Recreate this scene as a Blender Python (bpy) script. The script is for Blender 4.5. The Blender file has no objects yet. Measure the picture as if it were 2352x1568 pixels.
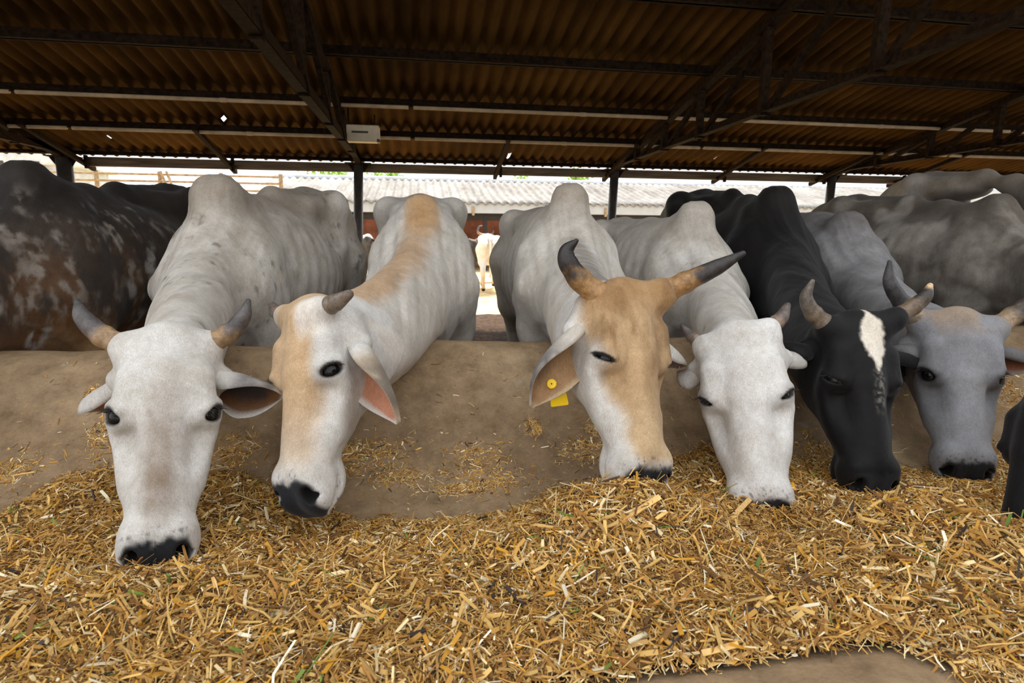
import bpy, math, random
import numpy as np
from mathutils import Vector, Matrix, Quaternion

random.seed(7)
RNG = np.random.default_rng(11)
SC = bpy.context.scene
COL = SC.collection

# ------------------------------------------------------------------ camera
W_PX, H_PX, F_PX = 2352.0, 1568.0, 1284.0
CAM_H = 1.15

def _nrm(v):
    v = np.asarray(v, float)
    return v / np.linalg.norm(v)

_xc = _nrm((8163.0, 201.0, -F_PX))            # the trough's long direction in camera axes
_yc = np.array((-208.0, 239.0, -F_PX))        # the depth direction in camera axes
_yc = _nrm(_yc - _xc * np.dot(_yc, _xc))
_zc = np.cross(_xc, _yc)
R_WC = np.stack([_xc, _yc, _zc])              # camera axes -> world axes
CAM = np.array((0.0, 0.0, CAM_H))

cam_data = bpy.data.cameras.new('camera')
cam_data.sensor_width = 36.0
cam_data.lens = F_PX / W_PX * 36.0
cam_data.clip_start = 0.02
cam_data.clip_end = 400
cam_data.dof.use_dof = True
cam_data.dof.focus_distance = 1.6
cam_data.dof.aperture_fstop = 6.3
cam = bpy.data.objects.new('camera', cam_data)
COL.objects.link(cam)
cam.matrix_world = Matrix.Translation(Vector(CAM)) @ Matrix(R_WC.tolist()).to_4x4()
SC.camera = cam

def ray(x, y):
    return R_WC @ np.array(((x - W_PX / 2) / F_PX, (H_PX / 2 - y) / F_PX, -1.0))

def P(x, y, Y):
    """the point at depth Y on the sight line of a photograph pixel"""
    d = ray(x, y)
    return CAM + d * (Y / d[1])

def PZ(x, y, z):
    d = ray(x, y)
    return CAM + d * ((z - CAM_H) / d[2])

# ------------------------------------------------------------------ world, sun, exposure
world = bpy.data.worlds.new('overcast_sky')
SC.world = world
world.use_nodes = True
nt = world.node_tree
bg = nt.nodes['Background']
bg.inputs['Color'].default_value = (0.93, 0.96, 1.0, 1)
bg.inputs['Strength'].default_value = 1.0

sun_data = bpy.data.lights.new('sun', 'SUN')
sun_data.energy = 6.5
sun_data.angle = math.radians(6)
sun_data.color = (1.0, 0.95, 0.86)
sun = bpy.data.objects.new('sun', sun_data)
COL.objects.link(sun)
sun.rotation_euler = (math.radians(-28), math.radians(12), 0)

SC.view_settings.view_transform = 'Standard'
SC.view_settings.look = 'None'
SC.view_settings.exposure = 1.02
SC.view_settings.gamma = 1.0
SC.view_settings.use_curve_mapping = False
SC.cycles.use_denoising = True
SC.cycles.max_bounces = 6
SC.cycles.diffuse_bounces = 4
SC.cycles.glossy_bounces = 2
SC.cycles.transmission_bounces = 2
SC.cycles.use_adaptive_sampling = True
SC.cycles.adaptive_threshold = 0.02

# ------------------------------------------------------------------ materials
def srgb(r, g, b):
    def f(c):
        c /= 255.0
        return c / 12.92 if c <= 0.04045 else ((c + 0.055) / 1.055) ** 2.4
    return (f(r), f(g), f(b))

class Mat:
    def __init__(self, name, rough=0.7, spec=0.3):
        self.m = bpy.data.materials.new(name)
        self.m.use_nodes = True
        self.t = self.m.node_tree
        self.b = self.t.nodes['Principled BSDF']
        self.b.inputs['Roughness'].default_value = rough
        self.b.inputs['Specular IOR Level'].default_value = spec
        self._tc = None
    def n(self, kind, **kw):
        nd = self.t.nodes.new(kind)
        for k, v in kw.items():
            if k in nd.inputs.keys():
                nd.inputs[k].default_value = v
            else:
                setattr(nd, k, v)
        return nd
    def l(self, a, b):
        self.t.links.new(a, b)
    def coords(self, scale=(1, 1, 1)):
        if self._tc is None:
            self._tc = self.n('ShaderNodeTexCoord')
        mp = self.n('ShaderNodeMapping')
        mp.inputs['Scale'].default_value = scale
        self.l(self._tc.outputs['Object'], mp.inputs['Vector'])
        return mp.outputs['Vector']
    def noise(self, scale, detail=4, rough=0.55, stretch=(1, 1, 1), dist=0.0):
        nd = self.n('ShaderNodeTexNoise', Scale=scale, Detail=detail, Roughness=rough, Distortion=dist)
        self.l(self.coords(stretch), nd.inputs['Vector'])
        return nd.outputs['Fac']
    def ramp(self, fac, stops):
        nd = self.n('ShaderNodeValToRGB')
        e = nd.color_ramp.elements
        while len(e) < len(stops):
            e.new(0.5)
        for el, (p, c) in zip(e, stops):
            el.position = p
            el.color = (*c, 1) if len(c) == 3 else c
        self.l(fac, nd.inputs['Fac'])
        return nd.outputs['Color']
    def mix(self, a, b, fac, mode='MIX'):
        nd = self.n('ShaderNodeMix', data_type='RGBA', blend_type=mode)
        for sock, v in ((nd.inputs[6], a), (nd.inputs[7], b), (nd.inputs[0], fac)):
            if isinstance(v, (int, float)):
                sock.default_value = v
            elif isinstance(v, tuple):
                sock.default_value = (*v, 1) if len(v) == 3 else v
            else:
                self.l(v, sock)
        return nd.outputs[2]
    def math(self, op, a, b=0.0):
        nd = self.n('ShaderNodeMath', operation=op)
        for s, v in zip(nd.inputs, (a, b)):
            if isinstance(v, (int, float)):
                s.default_value = v
            else:
                self.l(v, s)
        return nd.outputs[0]
    def color(self, c):
        if isinstance(c, tuple):
            self.b.inputs['Base Color'].default_value = (*c, 1)
        else:
            self.l(c, self.b.inputs['Base Color'])
        return self
    def bump(self, h, strength=0.3, dist=0.01):
        nd = self.n('ShaderNodeBump', Strength=strength, Distance=dist)
        self.l(h, nd.inputs['Height'])
        self.l(nd.outputs['Normal'], self.b.inputs['Normal'])
        return self

def plain(name, rgb, rough=0.7, spec=0.3, var=0.15, scale=20, bump=0.15, dist=0.004, stretch=(1, 1, 1)):
    m = Mat(name, rough, spec)
    n1 = m.noise(scale, 5, 0.6, stretch)
    lo = tuple(c * (1 - var * 2) for c in rgb)
    hi = tuple(min(1, c * (1 + var * 2)) for c in rgb)
    m.color(m.ramp(n1, [(0.3, lo), (0.7, hi)]))
    if bump:
        m.bump(n1, bump, dist)
    return m.m

def coat_material(name, freckle=0.25, rough=0.75):
    m = Mat(name, rough, 0.18)
    at = m.n('ShaderNodeAttribute', attribute_name='Col')
    fine = m.noise(520, 3, 0.75, (1, 1, 0.16))
    med = m.noise(70, 5, 0.7, (1, 1, 0.55))
    big = m.noise(9, 5, 0.65)
    f1 = m.ramp(fine, [(0.28, (0.64, 0.62, 0.60)), (0.72, (1.22, 1.22, 1.22))])
    f2 = m.ramp(med, [(0.3, (0.78, 0.75, 0.71)), (0.7, (1.08, 1.08, 1.08))])
    f3 = m.ramp(big, [(0.34, (0.80, 0.765, 0.715)), (0.64, (1.04, 1.04, 1.04))])
    c = m.mix(at.outputs['Color'], f1, 0.8, 'MULTIPLY')
    c = m.mix(c, f2, min(1.0, freckle * 2.6), 'MULTIPLY')
    c = m.mix(c, f3, 0.9, 'MULTIPLY')
    m.color(c)
    h = m.math('ADD', m.math('MULTIPLY', fine, 0.5), med)
    m.bump(h, 0.5, 0.004)
    m.b.inputs['Sheen Weight'].default_value = 0.08
    m.b.inputs['Sheen Roughness'].default_value = 0.4
    return m.m

def horn_material():
    m = Mat('horn_keratin', 0.45, 0.4)
    at = m.n('ShaderNodeAttribute', attribute_name='Col')
    n1 = m.noise(45, 5, 0.7)
    n2 = m.noise(160, 4, 0.7)
    c = m.mix(at.outputs['Color'], m.ramp(n1, [(0.32, (0.45, 0.42, 0.40)), (0.68, (1.35, 1.3, 1.25))]), 0.9, 'MULTIPLY')
    c = m.mix(c, m.ramp(n2, [(0.3, (0.7, 0.7, 0.7)), (0.7, (1.2, 1.2, 1.2))]), 0.7, 'MULTIPLY')
    m.color(c)
    m.bump(m.math('ADD', n1, n2), 0.4, 0.003)
    return m.m

def eye_material():
    m = Mat('wet_dark_eye', 0.12, 0.3)
    m.color((0.006, 0.005, 0.005))
    return m.m

def concrete_material():
    m = Mat('worn_brown_concrete', 0.82, 0.25)
    big = m.noise(2.2, 6, 0.6)
    mid = m.noise(14, 6, 0.65)
    fine = m.noise(120, 4, 0.7)
    c = m.ramp(big, [(0.3, srgb(122, 100, 75)), (0.55, srgb(148, 124, 95)), (0.75, srgb(166, 144, 114))])
    c = m.mix(c, m.ramp(mid, [(0.3, (0.55, 0.52, 0.48)), (0.64, (1.15, 1.15, 1.15))]), 0.8, 'MULTIPLY')
    c = m.mix(c, m.ramp(fine, [(0.3, (0.75, 0.74, 0.72)), (0.7, (1.15, 1.15, 1.15))]), 0.6, 'MULTIPLY')
    speck = m.n('ShaderNodeTexVoronoi', Scale=70.0)
    m.l(m.coords(), speck.inputs['Vector'])
    sf = m.ramp(speck.outputs['Distance'], [(0.10, (1, 1, 1)), (0.22, (0, 0, 0))])
    sf = m.math('MULTIPLY', sf, m.ramp(m.noise(9, 4, 0.6), [(0.5, (0, 0, 0)), (0.7, (1, 1, 1))]))
    c = m.mix(c, srgb(176, 160, 138), m.math('MULTIPLY', sf, 0.5))
    chip = m.noise(17, 3, 0.5)
    cf = m.ramp(chip, [(0.70, (0, 0, 0)), (0.76, (1, 1, 1))])
    c = m.mix(c, srgb(158, 150, 138), m.math('MULTIPLY', cf, 0.55))
    m.color(c)
    m.bump(m.math('ADD', m.math('MULTIPLY', mid, 0.7), m.math('MULTIPLY', fine, 0.3)), 0.45, 0.012)
    return m.m

def straw_material():
    m = Mat('dry_straw', 0.6, 0.3)
    at = m.n('ShaderNodeAttribute', attribute_name='Col')
    m.color(at.outputs['Color'])
    return m.m

def manure_material():
    m = Mat('trampled_manure_floor', 0.85, 0.2)
    a = m.noise(3.0, 6, 0.6)
    b = m.noise(16, 6, 0.65)
    c = m.ramp(b, [(0.3, srgb(30, 19, 10)), (0.5, srgb(66, 44, 24)), (0.7, srgb(104, 76, 44))])
    c = m.mix(c, m.ramp(a, [(0.3, (0.7, 0.66, 0.6)), (0.7, (1.1, 1.1, 1.1))]), 0.8, 'MULTIPLY')
    m.color(c)
    m.bump(b, 0.9, 0.06)
    return m.m

def dirt_material():
    m = Mat('dry_yard_dirt', 0.9, 0.15)
    a = m.noise(0.6, 6, 0.6)
    b = m.noise(6, 6, 0.65)
    c = m.ramp(b, [(0.3, srgb(166, 134, 90)), (0.7, srgb(222, 200, 156))])
    c = m.mix(c, m.ramp(a, [(0.35, (0.7, 0.68, 0.62)), (0.65, (1.1, 1.1, 1.1))]), 0.8, 'MULTIPLY')
    m.color(c)
    m.bump(b, 0.5, 0.05)
    return m.m

def roof_material(name, c0, c1, c2):
    m = Mat(name, 0.9, 0.05)
    a = m.noise(1.3, 6, 0.6, (1, 0.35, 1))
    b = m.noise(9, 6, 0.7, (1, 0.2, 1))
    c = m.ramp(a, [(0.3, c0), (0.5, c1), (0.72, c2)])
    c = m.mix(c, m.ramp(b, [(0.3, (0.6, 0.58, 0.55)), (0.7, (1.15, 1.15, 1.15))]), 0.8, 'MULTIPLY')
    m.color(c)
    m.bump(b, 0.2, 0.005)
    return m.m

def leaf_material(name, c0, c1):
    m = Mat(name, 0.6, 0.25)
    a = m.noise(3.5, 4, 0.6)
    m.color(m.ramp(a, [(0.35, c0), (0.65, c1)]))
    return m.m

M = {}
M['coat'] = coat_material('short_cattle_hair')
M['coat_dark'] = coat_material('dark_cattle_hair', 0.3, 0.6)
M['horn'] = horn_material()
M['eye'] = eye_material()
M['lash'] = plain('eyelash_hair', (0.02, 0.017, 0.015), bump=0)
M['concrete'] = concrete_material()
M['straw'] = straw_material()
M['manure'] = manure_material()
M['dirt'] = dirt_material()
M['roof'] = roof_material('old_brown_sheet', srgb(62, 42, 16), srgb(88, 62, 26), srgb(108, 78, 35))
M['far_roof'] = roof_material('pale_grey_sheet', srgb(112, 108, 104), srgb(132, 129, 126), srgb(146, 144, 142))
M['steel'] = plain('rusty_dark_steel', srgb(36, 25, 15), 0.85, 0.05, 0.3, 25, 0.2)
M['post'] = plain('dark_painted_steel', srgb(58, 52, 46), 0.45, 0.45, 0.25, 12, 0.1)
M['lit_strip'] = plain('pale_lit_strip', srgb(176, 152, 118), 0.6, 0.3, 0.12, 8, 0.05)  # pale tone standing for light on the purlin faces
M['beam'] = plain('weathered_eave_board', srgb(112, 92, 68), 0.8, 0.2, 0.25, 8, 0.2, 0.004, (0.3, 4, 4))
M['box'] = plain('dusty_cream_plastic', srgb(196, 180, 150), 0.5, 0.4, 0.08, 10, 0.02)
M['slot'] = plain('dark_slot', srgb(60, 52, 42), 0.6, 0.3, 0.1, 10, 0)
M['stalk'] = plain('pale_stalk', srgb(222, 180, 112), 0.6, 0.3, 0.12, 60, 0.1, 0.002, (1, 1, 1))
M['tag'] = plain('yellow_tag_plastic', srgb(250, 205, 10), 0.4, 0.45, 0.04, 30, 0.02)
M['tag_dark'] = plain('tag_pin_hole', srgb(60, 45, 10), 0.5, 0.3, 0.05, 30, 0)
M['wallbrick'] = plain('dark_brown_brick', srgb(84, 60, 44), 0.9, 0.1, 0.2, 6, 0.2)
M['alley'] = plain('pale_dusty_alley', srgb(92, 80, 66), 0.9, 0.15, 0.15, 2, 0.1)
M['white'] = plain('white_painted_metal', srgb(168, 173, 178), 0.6, 0.3, 0.04, 3, 0.02)
M['red'] = plain('faded_red_wall', srgb(168, 112, 98), 0.85, 0.15, 0.2, 2, 0.05)
M['black'] = plain('near_black_beam', srgb(44, 40, 38), 0.7, 0.3, 0.15, 6, 0.02)  # one even near-black for the far shed's beam and posts
M['pale'] = plain('pale_concrete', srgb(186, 190, 194), 0.85, 0.2, 0.1, 3, 0.05)
M['wood'] = plain('dry_fence_wood', srgb(150, 128, 100), 0.85, 0.15, 0.2, 10, 0.1)
M['leaf'] = leaf_material('sunlit_leaves', srgb(96, 140, 40), srgb(190, 214, 120))
M['bark'] = plain('grey_bark', srgb(90, 74, 58), 0.9, 0.1, 0.25, 12, 0.3)
M['grass'] = leaf_material('sunlit_grass', srgb(150, 176, 92), srgb(206, 216, 150))

# ------------------------------------------------------------------ mesh helpers
def tag(o, label=None, cat=None, group=None, kind=None):
    if label: o['label'] = label
    if cat: o['category'] = cat
    if group: o['group'] = group
    if kind: o['kind'] = kind
    return o

def empty(name, loc):
    o = bpy.data.objects.new(name, None)
    o.empty_display_size = 0.1
    COL.objects.link(o)
    o.location = loc
    return o

def mesh_np(name, V, F, mat, parent=None, smooth=True, colors=None, origin=None, sizes=None, mats=None, midx=None):
    """numpy mesh: V (n,3) world coordinates, F (m,k) faces; origin: where the object sits"""
    V = np.asarray(V, np.float64)
    F = np.asarray(F, np.int64)
    if parent is not None:
        org = np.array(parent_world(parent))
        loc = (0, 0, 0)
    else:
        org = np.zeros(3) if origin is None else np.asarray(origin, float)
        loc = tuple(org)
    me = bpy.data.meshes.new(name)
    k = F.shape[1]
    me.vertices.add(len(V))
    me.vertices.foreach_set('co', (V - org).astype(np.float32).ravel())
    me.loops.add(F.size)
    me.loops.foreach_set('vertex_index', F.astype(np.int32).ravel())
    me.polygons.add(len(F))
    me.polygons.foreach_set('loop_start', np.arange(0, F.size, k, dtype=np.int32))
    me.polygons.foreach_set('loop_total', np.full(len(F), k, np.int32))
    me.polygons.foreach_set('use_smooth', np.full(len(F), smooth, bool))
    if midx is not None:
        me.polygons.foreach_set('material_index', midx.astype(np.int32))
    me.update(calc_edges=True)
    me.validate()
    if colors is not None:
        a = me.color_attributes.new('Col', 'FLOAT_COLOR', 'POINT')
        c = np.ones((len(V), 4), np.float32)
        c[:, :3] = np.clip(colors, 0, 1)
        a.data.foreach_set('color', c.ravel())
    for mm in ([mat] if mats is None else mats):
        me.materials.append(mm)
    o = bpy.data.objects.new(name, me)
    COL.objects.link(o)
    o.location = loc
    if parent is not None:
        o.parent = parent
    return o

def parent_world(p):
    l = Vector((0, 0, 0))
    while p is not None:
        l += p.location
        p = p.parent
    return l

class MB:
    """collects boxes, tubes and prisms for one mesh"""
    def __init__(self):
        self.v, self.f = [], []
    def add(self, v, f):
        b = len(self.v)
        self.v.extend([tuple(map(float, q)) for q in v])
        self.f.extend([tuple(b + i for i in q) for q in f])
    def box(self, c, s, rot=None, bev=0.0):
        c = np.asarray(c, float); s = np.asarray(s, float) / 2
        R = np.eye(3) if rot is None else np.asarray(rot)
        if bev <= 0:
            v = [c + R @ (s * np.array((x, y, z))) for x in (-1, 1) for y in (-1, 1) for z in (-1, 1)]
            f = [(0, 1, 3, 2), (4, 6, 7, 5), (0, 4, 5, 1), (2, 3, 7, 6), (0, 2, 6, 4), (1, 5, 7, 3)]
            self.add(v, f)
            return
        import bmesh
        bm = bmesh.new()
        bmesh.ops.create_cube(bm, size=1.0)
        for q in bm.verts:
            q.co = Vector((q.co.x * 2 * s[0], q.co.y * 2 * s[1], q.co.z * 2 * s[2]))
        bmesh.ops.bevel(bm, geom=bm.edges[:], offset=bev, segments=2, affect='EDGES', profile=0.5)
        bm.verts.index_update()
        self.add([c + R @ np.array(q.co) for q in bm.verts], [tuple(q.index for q in fc.verts) for fc in bm.faces])
        bm.free()
    def bar(self, a, b, w, h, up=(0, 0, 1), bev=0.0):
        a = np.asarray(a, float); b = np.asarray(b, float)
        d = b - a; L = np.linalg.norm(d); d = d / L
        x = np.cross(np.asarray(up, float), d)
        if np.linalg.norm(x) < 1e-5:
            x = np.array((1.0, 0, 0))
        x = _nrm(x); z = np.cross(d, x)
        self.box((a + b) / 2, (w, L, h), np.stack([x, d, z], 1), bev)
    def angle(self, a, b, leg, th, up=(0, 0, 1), flip=1):
        """steel angle section: two thin legs"""
        a = np.asarray(a, float); b = np.asarray(b, float)
        d = _nrm(b - a)
        x = _nrm(np.cross(np.asarray(up, float), d)); z = np.cross(d, x)
        self.bar(a + z * 0, b + z * 0, leg, th, up)
        off = x * flip * (leg / 2 - th / 2) + z * (leg / 2)
        self.bar(a + off, b + off, th, leg, up)
    def tube(self, pts, radii, n=12, caps=True):
        pts = [np.asarray(p, float) for p in pts]
        m = len(pts)
        if isinstance(radii, (int, float)):
            radii = [radii] * m
        t0 = _nrm(pts[1] - pts[0])
        ref = np.array((0, 0, 1.0)) if abs(t0[2]) < 0.9 else np.array((1.0, 0, 0))
        x = _nrm(np.cross(ref, t0))
        v = []
        for i, p in enumerate(pts):
            t = _nrm(pts[min(i + 1, m - 1)] - pts[max(i - 1, 0)])
            x = _nrm(x - t * np.dot(x, t)); y = np.cross(t, x)
            for k in range(n):
                a = 2 * math.pi * k / n
                v.append(p + (x * math.cos(a) + y * math.sin(a)) * radii[i])
        f = [(i * n + k, i * n + (k + 1) % n, (i + 1) * n + (k + 1) % n, (i + 1) * n + k) for i in range(m - 1) for k in range(n)]
        if caps:
            f.append(tuple(range(n))[::-1]); f.append(tuple((m - 1) * n + k for k in range(n)))
        self.add(v, f)
    def build(self, name, mat, parent=None, smooth=False, origin=None, colors=None):
        me = bpy.data.meshes.new(name)
        org = np.array(parent_world(parent)) if parent is not None else (np.zeros(3) if origin is None else np.asarray(origin, float))
        me.from_pydata([tuple(np.asarray(q) - org) for q in self.v], [], self.f)
        me.update()
        import bmesh
        bm = bmesh.new(); bm.from_mesh(me)
        bmesh.ops.recalc_face_normals(bm, faces=bm.faces[:])
        bm.to_mesh(me); bm.free()
        if smooth:
            for p in me.polygons: p.use_smooth = True
        if colors is not None:
            a = me.color_attributes.new('Col', 'FLOAT_COLOR', 'POINT')
            c = np.ones((len(self.v), 4), np.float32); c[:, :3] = colors
            a.data.foreach_set('color', c.ravel())
        me.materials.append(mat)
        o = bpy.data.objects.new(name, me)
        COL.objects.link(o)
        if parent is not None:
            o.parent = parent
        else:
            o.location = tuple(org)
        return o

# numpy value noise -------------------------------------------------
def _hash(i, j, k, seed):
    h = (i * 374761393 + j * 668265263 + k * 2147483647 + seed * 1274126177) & 0xFFFFFFFF
    h = ((h ^ (h >> 13)) * 1274126177) & 0xFFFFFFFF
    h = (h ^ (h >> 16)) & 0xFFFF
    return h.astype(np.float64) / 65535.0

def vnoise(p, scale, seed=0):
    q = np.asarray(p, np.float64) * scale + 1000.0
    b = np.floor(q).astype(np.int64)
    f = q - b
    f = f * f * (3 - 2 * f)
    out = 0
    for dx in (0, 1):
        for dy in (0, 1):
            for dz in (0, 1):
                w = (f[:, 0] if dx else 1 - f[:, 0]) * (f[:, 1] if dy else 1 - f[:, 1]) * (f[:, 2] if dz else 1 - f[:, 2])
                out = out + w * _hash(b[:, 0] + dx, b[:, 1] + dy, b[:, 2] + dz, seed)
    return out

def fbm(p, scale, octs=4, seed=0):
    s, a, t = 0, 1.0, 0
    for o in range(octs):
        s = s + a * vnoise(p, scale * 2 ** o, seed + o)
        t += a
        a *= 0.55
    return s / t

def sstep(a, b, x):
    t = np.clip((x - a) / (b - a), 0, 1)
    return t * t * (3 - 2 * t)

def mixc(c, d, w):
    return c * (1 - w[:, None]) + np.asarray(d)[None, :] * w[:, None]

# ================================================================== the setting
# ---- ground
def heightgrid(name, x0, x1, y0, y1, dx, dy, fz, mat, kind=None, uv=None):
    xs = np.arange(x0, x1 + dx * 0.5, dx); ys = np.arange(y0, y1 + dy * 0.5, dy)
    X, Y = np.meshgrid(xs, ys)
    Z = fz(X.ravel(), Y.ravel())
    V = np.stack([X.ravel(), Y.ravel(), Z], 1)
    nx, ny = len(xs), len(ys)
    i = np.arange(nx - 1)[None, :] + (np.arange(ny - 1) * nx)[:, None]
    F = np.stack([i, i + 1, i + nx + 1, i + nx], -1).reshape(-1, 4)
    o = mesh_np(name, V, F, mat)
    if kind: o['kind'] = kind
    return o

def floor_z(x, y):
    p = np.stack([x, y, np.zeros_like(x)], 1)
    return 0.10 * (fbm(p, 3.0, 4, 3) - 0.5) * sstep(2.1, 3.0, y) - 0.02
heightgrid('floor', -14, 16, 2.30, 8.6, 0.12, 0.12, floor_z, M['manure'], 'structure')

def yard_z(x, y):
    p = np.stack([x, y, np.zeros_like(x)], 1)
    return 0.16 * (fbm(p, 0.9, 4, 5) - 0.5) - 0.02
heightgrid('ground', -70, 90, 8.55, 80, 1.0, 0.8, yard_z, M['dirt'], 'structure')
g = heightgrid('ground_alley', -14, 16, -12, 0.62, 0.5, 0.5, lambda x, y: np.zeros_like(x), M['alley'], 'structure')

# ---- concrete feed trough: one cross-section swept along the row
TROUGH = [(0.56, -0.02), (0.56, 0.40), (0.575, 0.452), (0.62, 0.478), (0.68, 0.480), (0.74, 0.466), (0.81, 0.438),
          (0.90, 0.408), (1.00, 0.388), (1.12, 0.378), (1.25, 0.375), (1.38, 0.378), (1.49, 0.390), (1.59, 0.415),
          (1.68, 0.455), (1.76, 0.510), (1.83, 0.572), (1.90, 0.638), (1.96, 0.690), (2.02, 0.727), (2.08, 0.747),
          (2.14, 0.752), (2.20, 0.742), (2.25, 0.715), (2.28, 0.67), (2.29, 0.55), (2.29, -0.02)]
_ty = np.array([p[0] for p in TROUGH[2:-2]]); _tz = np.array([p[1] for p in TROUGH[2:-2]])
def trough_z(y):
    return np.interp(y, _ty, _tz)

def trough_relief(x, y):
    q = np.stack([x, y, np.zeros_like(x)], 1)
    return (fbm(q, 5, 4, 21) - 0.5) * 0.016 + (fbm(q, 1.3, 2, 22) - 0.5) * 0.03
def make_trough():
    pr = np.array(TROUGH)
    seg = np.concatenate([[0], np.cumsum(np.linalg.norm(np.diff(pr, axis=0), axis=1))])
    t = np.unique(np.concatenate([seg, np.arange(0, seg[-1], 0.035)]))
    prof = np.stack([np.interp(t, seg, pr[:, 0]), np.interp(t, seg, pr[:, 1])], 1)
    for _ in range(3):
        q = prof.copy(); q[1:-1] = 0.25 * prof[:-2] + 0.5 * prof[1:-1] + 0.25 * prof[2:]
        q[0], q[-1] = prof[0], prof[-1]; prof = q
    xs = np.arange(-6, 7.01, 0.04)
    n, m = len(xs), len(prof)
    V = np.zeros((n, m, 3))
    V[:, :, 0] = xs[:, None]; V[:, :, 1] = prof[None, :, 0]; V[:, :, 2] = prof[None, :, 1]
    V = V.reshape(-1, 3)
    V[:, 2] += trough_relief(V[:, 0], V[:, 1]) * (V[:, 2] > 0.1)
    i = np.arange(m - 1)[None, :] + (np.arange(n - 1) * m)[:, None]
    F = np.stack([i, i + m, i + m + 1, i + 1], -1).reshape(-1, 4)
    b = len(V)
    o = mesh_np('feed_trough', V, F, M['concrete'], origin=(0, 1.4, 0))
    tag(o, 'long worn brown concrete feed trough with a rounded back wall', 'trough')
make_trough()

# ---- roof: corrugated sheets over purlins, trusses and posts
YE, ZE, SL = 8.0, 2.135, 0.205          # eave line and slope
Y_RIDGE = 1.9
def roof_z(y):
    return ZE + SL * (YE - np.asarray(y, float))
PITCH, AMP, SHEET = 0.140, 0.024, 0.086

def make_roof():
    xs = np.arange(-13, 17.001, PITCH / 8)
    ys = np.concatenate([np.arange(YE + 0.22, Y_RIDGE - 0.01, -0.10)])
    X, Y = np.meshgrid(xs, ys)
    Z = roof_z(Y) + SHEET + AMP * np.cos(2 * np.pi * X / PITCH)
    V = np.stack([X.ravel(), Y.ravel(), Z.ravel()], 1)
    nx, ny = len(xs), len(ys)
    i = np.arange(nx - 1)[None, :] + (np.arange(ny - 1) * nx)[:, None]
    F = np.stack([i, i + nx, i + nx + 1, i + 1], -1).reshape(-1, 4)
    # small rust holes: the sky shows through
    keep = np.ones(len(F), bool)
    C = V[F].mean(1)
    for hx, hy, r in ((255, 318, 0.045), (516, 275, 0.028), (693, 307, 0.026), (1170, 355, 0.04), (1645, 361, 0.055), (1655, 357, 0.03)):
        d = ray(hx, hy)
        t = (ZE + SL * YE + SHEET - CAM_H) / (d[2] + SL * d[1])
        h = CAM + d * t
        keep &= ~((np.abs(C[:, 0] - h[0]) < r * 0.55) & (np.abs(C[:, 1] - h[1]) < max(r * 1.2, 0.055)))
    o = mesh_np('ceiling', V, F[keep], M['roof'])
    md = o.modifiers.new('thickness', 'SOLIDIFY'); md.thickness = 0.006; md.offset = 1
    o['kind'] = 'structure'
make_roof()

# eave board behind the posts
def eave_board():
    b = MB()
    z1 = P(1412, 406, YE)[2]; 
    xl = P(200, 385, YE + 0.16)[0]; xr = 15.0
    b.box(((xl + xr) / 2, YE + 0.16, z1 + 0.062), (xr - xl, 0.04, 0.115))
    b.box(((xl + xr) / 2, YE + 0.135, z1 + 0.012), (xr - xl, 0.05, 0.022))
    o = b.build('eave_board', M['beam'], origin=(2.0, YE + 0.16, z1))
    tag(o, 'long weathered board along the far roof edge under the sheet ends', 'board')
eave_board()

# purlins (one run each); two carry a pale tube standing for their lit faces
PURLIN_Y = [8.02, 7.08, 6.25, 5.30, 4.30, 3.30, 2.0]
PL = ['dark steel purlin resting on the post tops at the far eave',
      'steel purlin one up from the eave with an added pale strip as its lit face, running past the cream box',
      'steel purlin second up from the eave with an added pale strip as its lit face, above the cream box',
      'bare dark steel purlin third up from the eave, without a pale strip',
      'dark steel purlin fourth up from the eave near the top of the view',
      'dark steel purlin high over the white cows\' humps',
      'dark steel purlin at the open front edge of the roof']
for k, y in enumerate(PURLIN_Y):
    zt = float(roof_z(y)) + 0.060
    ht = 0.045 if k == 0 else 0.085
    r = empty('roof_purlin', (2.0, y, zt - 0.05))
    tag(r, PL[k], 'purlin', 'steel purlins under the roof sheets')
    b = MB()
    b.box((2.0, y, zt - ht / 2), (30, 0.045, ht))
    b.box((2.0, y - 0.03, zt - ht + 0.004), (30, 0.06, 0.008))
    b.build('channel', M['steel'], r)
    if k in (1, 2):
        c = MB()  # added pale tube: the purlin's lit face put into colour
        for x0 in np.arange(-11, 15, 3.65):
            c.tube([(x0, y - 0.05, zt - 0.088), (x0 + 3.6, y - 0.05, zt - 0.088)], 0.019, 8)
            c.tube([(x0 + 1.78, y - 0.05, zt - 0.088), (x0 + 1.84, y - 0.05, zt - 0.088)], 0.023, 8)
        c.build('lit_face', M['lit_strip'], r, smooth=False)

# posts and trusses
POST_PX = [(150, 'left end behind the dark brown cow'), (824, 'behind the two left white cows'),
           (1412, 'behind the tan-faced cow'), (1913, 'behind the black cow')]
LEAN = {0: 0.02, 1: 0.050, 2: 0.034, 3: 0.016}
post_x = []
for k, (px, w) in enumerate(POST_PX):
    top = P(px, 392, YE)
    post_x.append(top[0])
post_x += [post_x[-1] + 3.55, post_x[0] - 3.55]
PLAB = ['dark steel post under the far eave with a bracket, behind the dark brown cow',
        'dark steel post standing between the two left white cows, below the cream box',
        'dark steel post under the far eave, behind the tan-faced cow',
        'dark steel post under the far eave, behind the black cow',
        'dark steel post under the far eave at the right end', 'dark steel post under the far eave beyond the left edge']
TLAB = ['dark roof truss at the left end above the dark brown cow', 'dark roof truss carrying the cream box above the left white cows',
        'dark roof truss above the tan-faced cow', 'dark roof truss above the grey cow on the right',
        'dark roof truss beyond the right edge', 'dark roof truss beyond the left edge']
Z_CH = 2.125
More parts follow.
